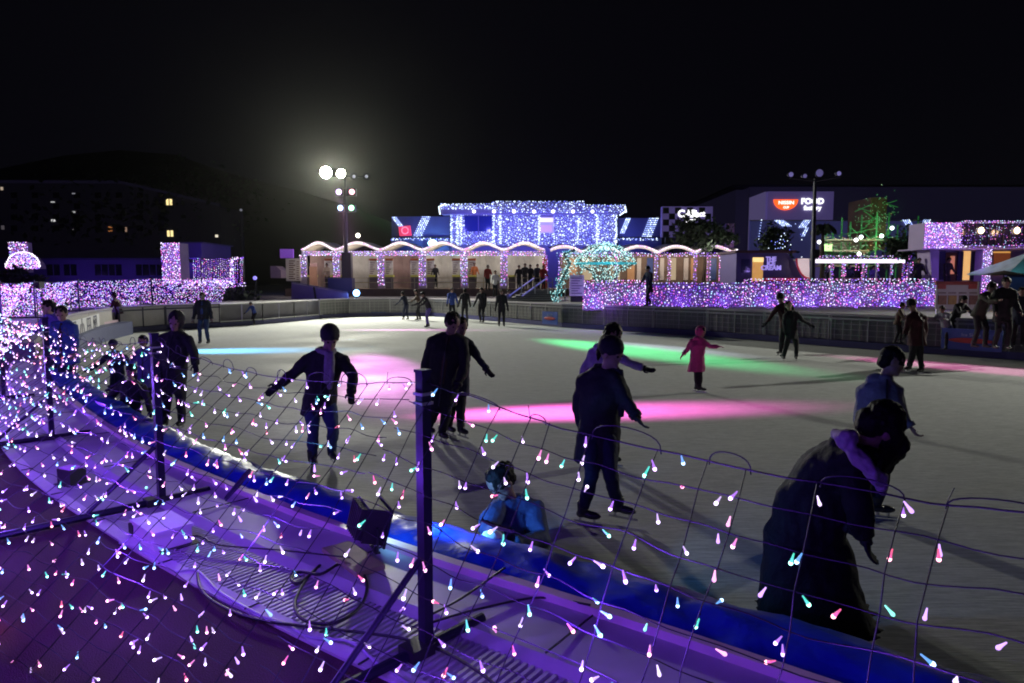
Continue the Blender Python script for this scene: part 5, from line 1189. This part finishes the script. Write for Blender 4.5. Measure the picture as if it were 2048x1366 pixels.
# stair with blue handrails at the right end of the tents
r0 = empty('stair', gy(1040, 610, 36), 'steps with blue lit handrails rising to the queue under the tents', 'stair')
m = MB(); xa, xb = gy(1012, 600, 36).x, gy(1100, 600, 36).x
for k in range(6): m.bb((xa+.25*k, 34.5+.45*k, TZ-.05), (xb+.3, 38, TZ+.09*(k+1)))
m.build('step', mat('stair_step', (.1, .1, .11), .7), r0)
for dx in (0, 26):
    m = MB(); m.bar(gy(1018+dx, 592, 35), gy(1068+dx, 556, 39.5), .06, .06); m.build('handrail', mat('blue_rail', (.12, .12, .45), .4, emit=(.1, .1, .6), es=.25), r0)
for px in (1043, 1070, 1096, 1130):
    m = MB(); a = gy(px, 600, 36); m.bb((a.x-.03, 36, TZ), (a.x+.03, 36.06, gy(px, 566, 36).z)); m.build('baluster', steel, r0)
# ------------------------------------------------------------------ light tree sculpture
YF = 30
r0 = empty('light_sculpture', (gy(1210, 600, YF).x, YF, TZ), 'pale teal light sculpture like a domed tree with one arching arm', 'light sculpture')
m = MB(); c = gy(1210, 527, YF); Rr = (gy(1272, 527, YF).x - gy(1150, 527, YF).x)/2
m.tube([c + V((Rr*math.cos(t), .8*math.sin(t)*Rr, 0)) for t in [2*math.pi*k/32 for k in range(33)]], .045, 6); m.build('ring', mat('teal_ring', (.05, .4, .45), .4, emit=(.03, .45, .55), es=.6), r0)
m = MB(); b0 = V((c.x, YF, TZ)); ribs = []
for k in range(14):
    t = 2*math.pi*k/14; e = c + V((Rr*math.cos(t), .8*Rr*math.sin(t), 0))
    trunk = [b0 + V((.35*math.cos(t), .3*math.sin(t), 0)), b0 + V((.28*math.cos(t), .25*math.sin(t), .7)), c.lerp(e, .45) + V((0, 0, -.35)), e]
    dome = [e, c.lerp(e, .8) + V((0, 0, .42)), c.lerp(e, .4) + V((0, 0, .72)), c + V((0, 0, .82))]
    ribs += [trunk, dome]; m.tube(trunk, .022, 5); m.tube(dome, .022, 5)
arm = [gy(px, py, YF-.6) for px, py in ((1150, 500), (1128, 508), (1140, 528), (1130, 545), (1120, 565), (1113, 585), (1110, 603))]
m.tube(arm, .06, 6); m.build('wire_frame', mat('dark_wire', (.02, .06, .07), .5), r0)
m = MB()
for rb in ribs:
    for a, e in zip(rb, rb[1:]):
        for q in range(16):
            p = a.lerp(e, random.random()); m.octa(p + V([random.gauss(0, .07) for _ in range(3)]), .023, random.choice((0, 1, 1, 2)))
for q in range(300):
    t = random.random()*2*math.pi; ph = random.random()*math.pi/2; m.octa(c + V((Rr*math.cos(t)*math.sin(ph), .8*Rr*math.sin(t)*math.sin(ph), .85*math.cos(ph)*random.uniform(.7, 1))), .023, random.choice((0, 1, 1)))
for a, e in zip(arm, arm[1:]):
    for q in range(46):
        p = a.lerp(e, random.random()); m.octa(p + V([random.gauss(0, .11) for _ in range(3)]), .023, random.choice((0, 1, 2, 2)))
for a, e in (((1160, 500), (1128, 560)), ((1150, 520), (1125, 575)), ((1165, 535), (1140, 560))):
    for q in range(50): p = gy(*a, YF-.3).lerp(gy(*e, YF-.6), random.random()); m.octa(p + V([random.gauss(0, .12) for _ in range(3)]), .022, random.choice((0, 1, 2, 2)))
stuff(m.build('bulb', TEALS, r0)); lamp('POINT', 'glow_lamp', c + V((0, -1.6, .2)), 14, (.3, .9, .9), .05); lamp('POINT', 'glow_lamp', arm[5] + V((0, -.4, 0)), 4, (.3, .9, .9), .04)
# ------------------------------------------------------------------ trees
leaf_m = mat('night_foliage', (.03, .05, .025), .8, nscale=3, noise_amt=.5); bark = mat('bark', (.08, .06, .045), .9)
def tree(px, top, bot, halfw, Y, base_z, label, n=900, droop=False, lights=None, lm=None, g=None, seed=0):
    rnd = random.Random(seed + px); c = gy(px, (top+bot)/2, Y); rx = halfw*Y/F; rz = (gy(px, top, Y).z - gy(px, bot, Y).z)/2
    r0 = empty('palm_tree' if droop else 'tree', (c.x, Y, base_z), label, 'tree', g)
    m = MB(); tp = V((c.x, Y, c.z)); m.tube([(c.x, Y, base_z), (c.x+.1, Y, (base_z+tp.z)/2), tp], [.16, .12, .06], 8)
    for k in range(6): m.tube([tp - V((0, 0, rz*.4)), tp + V((rnd.uniform(-.6, .6)*rx, rnd.uniform(-.6, .6)*rx, rnd.uniform(0, .7)*rz))], [.06, .02], 5)
    m.build('trunk', bark, r0); m = MB()
    ls = max(.06, .0035*Y)
    if droop:
        for k in range(16):
            a = rnd.random()*6.28; L = rx*rnd.uniform(.8, 1.1)
            P_ = [tp + V((math.cos(a)*L*t, math.sin(a)*L*t, rz*(1.6*t - 2.6*t*t))) for t in [q/6 for q in range(7)]]
            for p, q in zip(P_, P_[1:]):
                for s_ in (-1, 1): n_ = (q-p).cross(V((0, 0, 1))).normalized()*.22*s_; m.add([p, q, q+n_-V((0, 0, .25)), p+n_-V((0, 0, .25))], [(0, 1, 2, 3)])
    else:
        cl = [(V((rnd.gauss(0, .45)*rx, rnd.gauss(0, .45)*rx, rnd.gauss(0, .45)*rz)), rnd.uniform(.25, .5)) for _ in range(14)]
        for k in range(n):
            q, s_ = rnd.choice(cl); p = c + q + V((rnd.gauss(0, s_*rx*.55), rnd.gauss(0, s_*rx*.55), rnd.gauss(0, s_*rz*.6)))
            a = V((rnd.uniform(-1, 1), rnd.uniform(-1, 1), rnd.uniform(-1, 1))).normalized(); b_ = a.orthogonal().normalized()
            s2 = ls*rnd.uniform(.6, 1.5); m.add([p + a*s2, p + b_*s2*.6, p - a*s2, p - b_*s2*.6], [(0, 1, 2, 3)])
    m.build('crown', leaf_m, r0)
    if lights:
        m = MB()
        for k in range(lights): p = c + V((rnd.gauss(0, .5)*rx, -rx*.4 + rnd.uniform(-.3, .3), rnd.gauss(-.2, .5)*rz)); m.octa(p, .0008*Y, rnd.randrange(len(lm)))
        stuff(m.build('bulb', lm, r0))
    return r0
tree(1408, 437, 500, 46, 50, TZ, 'dark bushy tree standing in front of the chequered billboard', 1500)
tree(1563, 455, 512, 34, 38, TZ, 'round dark tree with a few white lights right of the slim column', 900, lights=40, lm=BLUES)
tree(1836, 452, 520, 34, 34, TZ, 'dark tree between the play tower and the light clad upper floor', 900)
tree(1800, 470, 525, 34, 35, TZ, 'low dark tree behind the right half of the white lit shelter', 800)
tree(1645, 440, 462, 24, 40, TZ, 'palm with drooping dark fronds just behind the tall black pole', 0, droop=True)
tree(40, 540, 590, 44, 30, .2, 'dark round bush under the glowing light column on the far left', 900)
tree(365, 590, 625, 38, 34, 0, 'dark low bush above the pale rink wall behind the standing skater', 500)
tree(450, 575, 605, 60, 38, 0, 'dark hedge like tree below the hanging light curtain', 700)
tree(300, 335, 480, 190, 150, 0, 'large dark tree on the hill behind the apartment block', 1500)
# ------------------------------------------------------------------ play tower with green lights
YG = 44
r0 = empty('play_tower', (gy(1715, 560, YG).x, YG, TZ), 'tangled climbing attraction of poles and platforms lit green and amber', 'play tower')
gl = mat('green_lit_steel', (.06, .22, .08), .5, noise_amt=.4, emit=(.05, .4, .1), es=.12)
rn = random.Random(5)
for px, top in ((1649, 468), (1662, 455), (1679, 436), (1696, 444), (1718, 430), (1736, 440), (1748, 425), (1772, 425), (1790, 450), (1806, 460), (1830, 432)):
    m = MB(); p = gy(px, 560, YG+rn.uniform(0, 2)); m.tube([(p.x, p.y, TZ), (p.x, p.y, gy(px, top, p.y).z)], .05, 6); m.build('mast', gl, r0)
for py, a, b_ in ((478, 1650, 1800), (500, 1648, 1740), (530, 1640, 1800)):
    m = MB(); pbox(m, a, py, b_, py+3, YG-.2, 2); m.build('platform', mat('lit_platform', (.2, .18, .14), .6, nscale=3, noise_amt=.5), r0)
m = MB(); pbox(m, 1640, 482, 1700, 532, YG+2, .2); m.build('rear_screen', mat('grey_mural', (.3, .28, .27), .7, nscale=1.6, noise_amt=.8), r0)
m = MB(); pbox(m, 1700, 482, 1738, 528, YG+2, .2); m.build('rear_screen', mat('brown_mural', (.16, .13, .12), .7, nscale=1.2, noise_amt=.8), r0)
m = MB(); pbox(m, 1648, 488, 1664, 502, YG-.3, .1); m.build('lit_panel', mat('lime_panel', (.3, .5, .2), .5, noise_amt=0, emit=(.5, 1, .3), es=.5), r0)
m = MB(); pbox(m, 1740, 395, 1772, 500, YG+1, 3); m.build('tower_core', mat('rusty_core', (.12, .06, .03), .7, nscale=.9, noise_amt=.7), r0)
m = MB()
for k in range(26):
    m = MB(); a = gy(1742+rn.random()*36, 405+rn.random()*85, YG+.8); b_ = a + V((rn.uniform(-.9, .9), rn.uniform(0, 1), rn.uniform(-.6, .6))); m.bar(a, b_, .05, .05); m.build('strut', gl, r0)
for k in range(34):
    m = MB(); a = gy(1645+rn.random()*160, 440+rn.random()*85, YG+rn.random()); b_ = a + V((rn.uniform(-1, 1), rn.uniform(0, 1), rn.uniform(-.8, .8))); m.bar(a, b_, .04, .04); m.build('strut', gl, r0)
m = MB()
for k in range(110): m.octa(gy(1730+rn.gauss(28, 20), 430+rn.gauss(0, 26), YG+.5), .035, rn.choices(range(4), (3, 1, 2, 5))[0])
for k in range(130): m.octa(gy(1645+rn.random()*150, 470+rn.random()*55, YG-.4), .045, rn.choices(range(4), (3, 2, 2, 3))[0])
stuff(m.build('bulb', GREENS, r0))
for px, py in ((1712, 480), (1722, 474), (1763, 472), (1784, 456), (1718, 508), (1638, 484)):
    m = MB(); m.ell(gy(px, py, YG-.6), .13, 8, 6); m.build('lamp', mat('white_lamp', (.8, .8, .8)), r0)
for px, py, e, c_ in ((1670, 492, 30, (.9, 1, .8)), (1715, 490, 26, (1, .9, .8)), (1762, 462, 30, (.3, 1, .4)), (1785, 470, 26, (.2, 1, .5)), (1755, 490, 20, (1, .55, .2)), (1690, 450, 16, (.2, 1, .3))):
    lamp('POINT', 'tower_light', gy(px, py, YG-1.2), e * 2.4, c_, .1)
# ------------------------------------------------------------------ white lit shelter
YQ = 35
r0 = empty('shelter', (gy(1725, 562, YQ).x, YQ, TZ+.3), 'long open shelter with a glowing white roof edge and light wrapped posts', 'shelter')
m = MB(); pbox(m, 1627, 516, 1822, 519, YQ-.2, 4); m.build('roof', mat('shelter_roof', (.2, .18, .22), .6), r0)
m = MB(); pbox(m, 1628, 519, 1810, 526, YQ-.25, .12); m.build('lit_fascia', mat('lit_white_fascia', (.8, .75, .8), .5, noise_amt=0, emit=(1, .93, 1), es=1.5), r0)
for px in (1663, 1688, 1727, 1754, 1782, 1806, 1819):
    m = MB(); pbox(m, px-1.5, 526, px+1.5, 566, YQ-.1, .1); m.build('post', lilac_wall, r0)
m = MB(); bulbs(m, 1628, 512, 1822, 518, YQ-.25, 4, 5, WV, .9)
for px, w, b_ in ((1663, 2, 566), (1686, 4, 552), (1713, 3, 540), (1727, 5, 560), (1754, 2, 542), (1782, 2, 548), (1808, 5, 566), (1821, 3, 545)): bulbs(m, px-w, 524, px+w, b_, YQ-.2, 3.6, 5, (1, 6, 5, 1, 3), .9)
stuff(m.build('bulb', FARS, r0))
m = MB(); pbox(m, 1630, 556, 1815, 562, YQ+1, .8); m.build('table', mat('long_table', (.2, .1, .1), .6), r0)
for px in (1660, 1720, 1785): lamp('POINT', 'shelter_light', gy(px, 533, YQ+.8), 8, (.5, .3, 1), .08)
# ------------------------------------------------------------------ right building with light clad upper floor
YR = 31
r0 = empty('restaurant_building', (gy(1955, 570, YR).x, YR, TZ), 'restaurant with an upper floor clad in violet lights and warm lit doors below', 'building')
wl_ = mat('violet_facade', (.32, .26, .42), .7, nscale=1.5, noise_amt=.12)
m = MB(); pbox(m, 1922, 443, 2200, 497, YR+.3, 1.2); pbox(m, 1848, 446, 1922, 497, YR, 1.2); m.build('upper_wall', wl_, r0)
m = MB(); pbox(m, 1868, 497, 2200, 600, YR+1.6, 1); m.build('wall', wl_, r0)
m = MB(); x0, z0, x1, z1 = PR(1855, 499, 1876, 562, YR+.6); m.yprism([(x0, z1), (x0+.18, z0), (x1, z0), (x1-.04, z1)], YR+.5, YR+1.5); m.build('slanting_pillar', wl_, r0)
m = MB(); pbox(m, 1845, 496.5, 2200, 499, YR-.1, 2); m.build('canopy_edge', wl_, r0)
wg = mat('dark_window', (.02, .015, .05), .15, noise_amt=0)
m = MB(); pbox(m, 1925, 447, 2200, 491, YR+.2, .15); wi = m.build('window_band', wg, r0)
m = MB()
for px in range(1936, 2048, 14): pbox(m, px, 447, px+1, 491, YR+.15, .06)
m.build('mullion', dark, wi)
amb = mat('amber_glass', (.4, .25, .1), .5, nscale=2.5, noise_amt=.7, emit=(1, .55, .2), es=.8)
for px in (1962, 2034):
    m = MB(); m.ell(gy(px, 461, YR+.1), (.13, .08, .15), 10, 8); m.build('warm_lamp', mat('warm_bulb', (1, .8, .5), .4, noise_amt=0, emit=(1, .75, .42), es=5), wi)
    lamp('POINT', 'window_lamp', gy(px, 461, YR-.5), 22, (1, .6, .3), .12)
for (a, t, b_, d, nm, mm) in ((1872, 500, 1890, 560, 'window', mat('violet_glass', (.03, .03, .1), .2)), (1891, 505, 1913, 562, 'window', mat('brown_glass', (.1, .05, .03), .3)), (1901, 512, 1909, 548, 'lit_figure_poster', mat('pink_poster', (.5, .25, .15), .5, emit=(1, .35, .2), es=.4)),
                             (1915, 503, 1926, 562, 'window', mat('slate_glass', (.06, .06, .12), .2)), (1927, 501, 1940, 560, 'door', amb), (1941, 503, 1962, 560, 'window', mat('slate_glass', (.06, .06, .12), .2)), (1990, 506, 2020, 530, 'shop_blind', mat('brown_blind', (.25, .08, .04), .6, emit=(.4, .1, .03), es=.3)),
                             (1990, 530, 2015, 548, 'shop_counter', mat('amber_counter', (.5, .3, .1), .6, emit=(1, .5, .12), es=.6)), (1989, 503, 2021, 506, 'shop_header', mat('amber_counter', (.5, .3, .1)))):
    m = MB(); pbox(m, a, t, b_, d, YR+1.5 - (.06 if 'poster' in nm else 0), .12); m.build(nm, mm, r0)
m = MB(); pbox(m, 1963, 499, 1979, 590, YR-.1, .5); m.build('light_column', backing, r0)
m = MB(); bulbs(m, 1848, 446, 1923, 496, YR-.02, 3.5, 5, (5, 5, 6, 1, 5), 1.05); bulbs(m, 1923, 442, 2060, 446, YR+.1, 3.5, 5, WV, .9); bulbs(m, 1923, 491, 2060, 497, YR+.1, 4, 5, WV, .9)
bulbs(m, 1963, 499, 1979, 588, YR-.15, 3.4, 5, (6, 3, 3, 1, 5), 1.0)
for k in range(160): m.octa(gy(1928+random.random()*122, 449+random.random()*40, YR+.1), .016, random.choice((1, 1, 2, 3)))
for k in range(70): m.octa(gy(1975+random.random()*24, 568+random.random()*20, YR-.5), .02, random.choice((0, 1, 2)))
stuff(m.build('bulb', FARS, r0))
for px, py in ((1870, 470), (1900, 470), (1955, 520), (1985, 540)): lamp('POINT', 'glow_lamp', gy(px, py, YR-1.0), 20, (.4, .18, 1), .05)
# umbrella, small marquee, menu banner
r0 = empty('patio_umbrella', (gy(2005, 600, 25).x, 25, TZ-.3), 'dark flat patio umbrella in front of the restaurant', 'umbrella')
m = MB(); c = gy(2008, 541, 25); rx = .68; rim = [c + V((rx*math.cos(t), rx*math.sin(t), -.14 + .02*math.sin(4*t))) for t in [2*math.pi*k/8 for k in range(8)]]
m.add([c] + rim + [c - V((0, 0, .03))] + [p - V((0, 0, .03)) for p in rim], [(0, 1+k, 1+(k+1) % 8) for k in range(8)] + [(9, 10+(k+1) % 8, 10+k) for k in range(8)]); m.build('canopy', mat('dark_umbrella_cloth', (.05, .05, .03), .8), r0)
m = MB(); m.tube([(c.x, 25, TZ-.3), c], .025, 6); m.build('pole', black_metal, r0)
r0 = empty('marquee', (gy(2050, 600, 27).x, 27, TZ), 'teal and white marquee with dark side wall cut by the right edge', 'marquee')
m = MB(); ap = gy(2062, 503, 28); bl = gy(2016, 547, 27); br = V((ap.x*2-bl.x, 27, bl.z)); bk = [V((br.x, 29.5, bl.z)), V((bl.x, 29.5, bl.z))]; mm = ap
vs = [bl, br, bk[0], bk[1], mm]; m.add(vs + [v - V((0, 0, .05)) for v in vs], [(0, 1, 4), (1, 2, 4), (2, 3, 4), (3, 0, 4), (6, 5, 9), (5, 8, 9), (8, 7, 9), (7, 6, 9)]); m.build('canopy', mat('teal_canvas', (.3, .5, .52), .6, nscale=3, noise_amt=.4), r0)
m = MB(); m.bb((bl.x+.1, 27.2, TZ-.1), (br.x, 27.3, bl.z-.02)); m.build('side_wall', mat('navy_canvas', (.04, .04, .16), .7), r0); frontlight(2042, 525, 27, 12, (.3, .9, 1), -1)
r0 = empty('menu_banner', gy(1913, 618, 22), 'wide pale menu banner with four framed food pictures on the terrace edge', 'banner')
m = MB(); pbox(m, 1872, 566, 1955, 618, 22, .04); m.build('sheet', mat('banner_sheet', (.4, .36, .38), .6, nscale=3, noise_amt=.1), r0)
m = MB(); pbox(m, 1872, 563, 1955, 570, 21.98, .06); m.build('header', mat('red_brown_header', (.25, .04, .04), .6, nscale=4, noise_amt=.5), r0)
for k, px in enumerate((1877, 1897, 1918, 1939)):
    m = MB(); pbox(m, px, 591, px+16, 609, 21.97, .03); m.build('food_picture', mat('food_%d' % k, [(.2, .09, .06), (.28, .16, .05), (.1, .07, .05), (.16, .07, .06)][k], .6, nscale=9, noise_amt=.6), r0)
    m = MB(); pbox(m, px, 585, px+15, 587, 21.98, .02); m.build('caption', ink2, r0)
for px in (1876, 1938):
    m = MB(); pbox(m, px, 568, px+16, 578, 21.97, .03); m.build('red_roundel', mat('roundel', (.35, .05, .05), .6, nscale=9, noise_amt=.5), r0)
for px in (1874, 1953):
    m = MB(); a = gy(px, 600, 22.1); m.bb((a.x-.03, 22.05, TZ-.6), (a.x+.03, 22.12, gy(px, 563, 22).z)); m.build('post', steel, r0)
frontlight(1913, 590, 22, 5, (.8, .6, 1), -1)
# signs on the rink wall
def wallsign(px, py0, py1, w, lab, st, redoval):
    best = min(S, key=lambda p: abs(proj((p.x, p.y, 0))[0]-px)); i = S.index(best); d = (S[min(i+1, len(S)-1)] - S[i-1]).normalized(); n_ = V((d.y, -d.x, 0)); Y = best.y
    c = gy(px, (py0+py1)/2, Y) + n_*.12; hh = (gy(px, py0, Y).z - gy(px, py1, Y).z); ww = w*Y/F/max(.3, abs(d.x)) ; an = math.atan2(d.y, d.x)
    r0 = empty('sign_board', c - V((0, 0, hh/2)), lab, 'sign'); m = MB(); m.box(c, (ww, .04, hh), an); m.build('panel', mat('blue_sign', (.04, .09, .35), .5, nscale=2, noise_amt=.15), r0)
    text(st, hh*.22, tuple(c + n_*.03 + V((0, 0, hh*.22))), mat('pale_sign_ink', (.35, .45, .65), .6, noise_amt=0), r0, yaw=an, ext=.004)
    if redoval: m = MB(); m.ell(c + n_*.03 - V((0, 0, hh*.05)), (ww*.38, .012, hh*.13), 20, 8, 0, Matrix.Rotation(an, 3, 'Z')); m.build('red_oval', mat('sign_red', (.4, .04, .03), .5), r0)
wallsign(1104, 623, 648, 28, 'blue sign with a dull red mark on the rink wall below the light sculpture', 'SKATE', True)
wallsign(1945, 658, 700, 68, 'large blue sign with a red oval on the rink wall by the gate', 'Ice Skate', True)
wallsign(757, 612, 628, 28, 'small blue sign with red mark on the far wall right of the ramp', 'ICE', True)
# banner with dark characters on the left end wall
a = gz(160, 700, ICE); LEp = [p for p in off(EDGE, .1) if 17.5 < p.y < 24.2]; p0, p1 = LEp[0], LEp[-1]
d = (p1-p0).normalized(); an = math.atan2(d.y, d.x); cm = (p0+p1)/2; n_ = V((d.y, -d.x, 0)); L = (p1-p0).length
r0 = empty('wall_banner', (cm.x, cm.y, ICE+.2), 'white banner with big dark characters on the left end of the rink wall', 'banner')
m = MB(); m.box((cm.x, cm.y, ICE+.58), (L*.96, .03, .7), an); m.build('sheet', mat('white_banner', (.6, .6, .6), .6, nscale=3, noise_amt=.08), r0)
inkb = mat('banner_ink', (.05, .05, .08), .6, noise_amt=0)
for k, ch in enumerate('関呂小田図'):
    t = (k-2)/5*.9; q = V((cm.x, cm.y, ICE+.58)) + V((d.x, d.y, 0))*L*t*.95 + n_*.025; text(ch, .66, tuple(q), inkb, r0, yaw=an, ext=.003, squash=1.25)
# ------------------------------------------------------------------ far left: low building, flats, towers of light
YL = 46
r0 = empty('low_building', (gy(200, 570, YL).x, YL, -.3), 'long low dark violet building with dim window pairs behind the light bank', 'building')
dw = mat('dusk_wall', (.10, .07, .22), .8, nscale=1, noise_amt=.15)
m = MB(); pbox(m, -300, 519, 400, 640, YL, 6); m.build('wall', dw, r0)
m = MB(); pbox(m, -300, 516, 400, 519.5, YL-.4, 7); m.build('roof', mat('dusk_roof', (.05, .04, .12), .8), r0)
for px in (94, 128, 190, 218, 272, 300):
    m = MB(); pbox(m, px, 529, px+25, 551, YL-.04, .06); w_ = m.build('window', mat('dusk_glass', (.01, .01, .02), .15, noise_amt=0), r0)
    m = MB(); pbox(m, px+12, 529, px+13, 551, YL-.08, .04); m.build('mullion', dw, w_)
r0 = empty('annex', (gy(370, 560, 48).x, 48, -.3), 'taller violet block just right of the glowing square tower', 'building'); m = MB(); pbox(m, 356, 486, 405, 620, 48, 5); m.build('wall', mat('violet_annex', (.16, .1, .42), .8, nscale=1, noise_amt=.12), r0)
m = MB(); pbox(m, 356, 484, 406, 486.5, 47.9, 5.2); m.build('coping', dw, r0)
lamp('POINT', 'glow_lamp', gy(380, 510, 45), 60, (.25, .12, 1), .06); lamp('POINT', 'glow_lamp', gy(220, 560, 43.5), 45, (.25, .12, 1), .06); lamp('POINT', 'glow_lamp', gy(110, 560, 43.5), 45, (.25, .12, 1), .06)
r0 = empty('light_tower', (gy(344, 570, 37).x, 37, .2), 'square glowing pink and violet tower of lights', 'light tower')
m = MB(); pbox(m, 325, 486, 361, 570, 37, 1.0); m.build('core', backing, r0)
m = MB(); bulbs(m, 325, 486, 361, 566, 36.95, 3.1, 5, (6, 4, 5, 1, 5)); stuff(m.build('bulb', FARS, r0)); lamp('POINT', 'glow_lamp', gy(343, 520, 35.8), 30, (.4, .2, 1), .05)
r0 = empty('light_column', (gy(39, 560, 33).x, 33, .2), 'glowing column with a half dome of lights at its foot on the far left', 'light column')
m = MB(); pbox(m, 20, 485, 57, 545, 33, .3); m.build('core', backing, r0)
m = MB(); bulbs(m, 20, 485, 57, 510, 32.95, 3.3, 5, (6, 4, 5, 1, 5))
for k in range(420):
    t = random.random()*math.pi; q = random.random()**.5; m.octa(gy(46+34*q*math.cos(t), 538-32*q*math.sin(t), 32.3+q*.5), .026, random.choices(range(5), WV)[0])
for k in range(90):
    t = k/89*math.pi; m.octa(gy(46+34*math.cos(t)+random.gauss(0, 1), 534-30*math.sin(t), 32.2), .03, 0)
stuff(m.build('bulb', FARS, r0))
m = MB(); c = gy(46, 538, 32.8); rx = 32*32.8/F; m.yprism([(c.x+rx*math.cos(t), c.z+rx*.9*math.sin(t)) for t in [math.pi*k/16 for k in range(17)]], 32.8, 33.3); m.build('dome', backing, r0)
r0 = empty('hanging_light_curtain', (gy(430, 570, 38).x, 38, .3), 'curtain of hanging violet light strings between two bright posts', 'light curtain')
m = MB(); m.bar(gy(366, 519, 38), gy(487, 519, 38), .06, .06); m.build('top_wire', black_metal, r0)
for px in (463, 486):
    m = MB(); p = gy(px, 560, 38); m.bb((p.x-.05, 38, .2), (p.x+.05, 38.1, gy(px, 516, 38).z)); m.build('post', black_metal, r0)
m = MB()
for px in range(368, 488, 4):
    z = 519 + random.uniform(-2, 2); p = px + random.uniform(-1, 1)
    if 372 < px < 386: continue
    while z < 566: m.octa(gy(p + random.gauss(0, .5), z, 37.95), .026, random.choices(range(5), (2, 7, 3, 1, 4))[0]); z += random.uniform(2.6, 4.4)
bulbs(m, 461, 520, 468, 566, 37.9, 3, 5, (7, 3, 3, 1, 4)); bulbs(m, 366, 562, 470, 575, 37.5, 3, 5, (8, 3, 3, 1, 4)); bulbs(m, 470, 566, 492, 572, 37.5, 3.5, 5, WV); bulbs(m, 466, 515, 487, 518, 37.9, 3.5, 5, WV)
stuff(m.build('bulb', FARS, r0))
# flats on the hill with a few lit windows
YA = 140
r0 = empty('apartment_block', (gy(180, 500, YA).x, YA, 0), 'almost black block of flats on the left with a few small lit windows', 'building')
m = MB(); x0, z0, x1, z1 = PR(-300, 365, 240, 600, YA); x2 = gy(440, 410, YA).x; z2 = gy(440, 412, YA).z
m.yprism([(x0, -1), (x2, -1), (x2, z2), (x1, z1), (x0, z1)], YA, YA+12); m.build('wall', mat('black_flats', (.012, .012, .02), .9, nscale=.3, noise_amt=.3, emit=(.1, .08, .2), es=.012), r0)
m = MB(); m.bar(gy(-300, 362, YA-.3), gy(240, 364, YA-.3), .6, .5); m.bar(gy(240, 364, YA-.3), gy(440, 410, YA-.3), .6, .5); m.build('parapet', mat('dim_parapet', (.03, .03, .06), .9, emit=(.1, .08, .25), es=.03), r0)
for px, py, w_, h_, col, es in ((338, 404, 11, 12, (1, .8, .35), 1.3), (340, 467, 11, 12, (1, .8, .35), 1.3), (220, 458, 7, 10, (1, .35, .1), .35), (251, 459, 4, 9, (.8, .5, .35), .35), (105, 404, 7, 2, (.8, .8, .8), .6), (147, 387, 6, 2, (.6, .6, .7), .35), (106, 441, 7, 4, (.9, .9, .9), .8),
                               (147, 424, 5, 3, (.8, .8, .8), .5), (147, 460, 4, 3, (.5, .5, .5), .25), (3, 377, 4, 6, (1, .8, .6), .4), (433, 472, 5, 5, (1, .9, .7), .9), (5, 455, 5, 8, (.4, .35, .4), .15)):
    m = MB(); pbox(m, px-w_/2, py-h_/2, px+w_/2, py+h_/2, YA-.2, .3); w1 = m.build('window', mat('flat_window_%d_%d' % (px, py), (.2, .2, .2), .5, noise_amt=0, emit=col, es=es), r0)
    if w_ > 10: m = MB(); pbox(m, px-.6, py-h_/2, px+.6, py+h_/2, YA-.35, .2); m.build('glazing_bar', dark, w1)
m = MB()
for i in range(9):
    for j in range(4): pbox(m, -20+i*42, 385+j*22, -8+i*42, 396+j*22, YA-.12, .1)
w1 = m.build('dark_windows', mat('dark_flat_window', (.005, .005, .008), .2), r0); w1['kind'] = 'stuff'
small_lamp(482, 420, 60, .12, (.5, .5, .6), .3, 'slim unlit lamp post left of the tents', 0)
small_lamp(510, 556, 45, .13, (.3, .25, 1), 1.2, 'small violet lamp in the dark between the light curtain and the tents', 0)
m = MB(); x0, z0, x1, z1 = PR(541, 532, 562, 556, 48); m.yprism([(x0, z0), (x1, z0), (x1, z1-.3), (x1-.35, z1), (x0, z1)], 48, 49.5); tag(m.build('van_tent', mat('rosy_sheet', (.3, .22, .28), .7), origin=((x0+x1)/2, 48, TZ)), 'small dim rose coloured tent left of the price board', 'tent')
m = MB()
hp = []
for i in range(40):
    x = -420 + i*26; hp.append((x, max(6, 62*math.exp(-((x+190)/150)**2) + 5*noise.noise(V((x*.02, 0, 0))))))
m.yprism([(-420, -2)] + [(594, -2)] + hp[::-1], 330, 420); structure(m.build('hill', mat('night_hill', (.01, .012, .01), .95, nscale=.05)))
# ------------------------------------------------------------------ thin haze added to stand in for lens bloom round the lamps
hz = bpy.data.materials.new('haze'); hz.use_nodes = True; hn = hz.node_tree.nodes; hl = hz.node_tree.links
hn.remove(hn['Principled BSDF']); pv = hn.new('ShaderNodeVolumePrincipled'); pv.inputs['Density'].default_value = .00009; pv.inputs['Color'].default_value = (.9, .92, .86, 1); pv.inputs['Anisotropy'].default_value = .9
hl.new(pv.outputs[0], hn['Material Output'].inputs['Volume'])
m = MB(); m.bb((-440, -62, -2.2), (440, 505, 100)); h = m.build('haze', hz); h['kind'] = 'stuff'
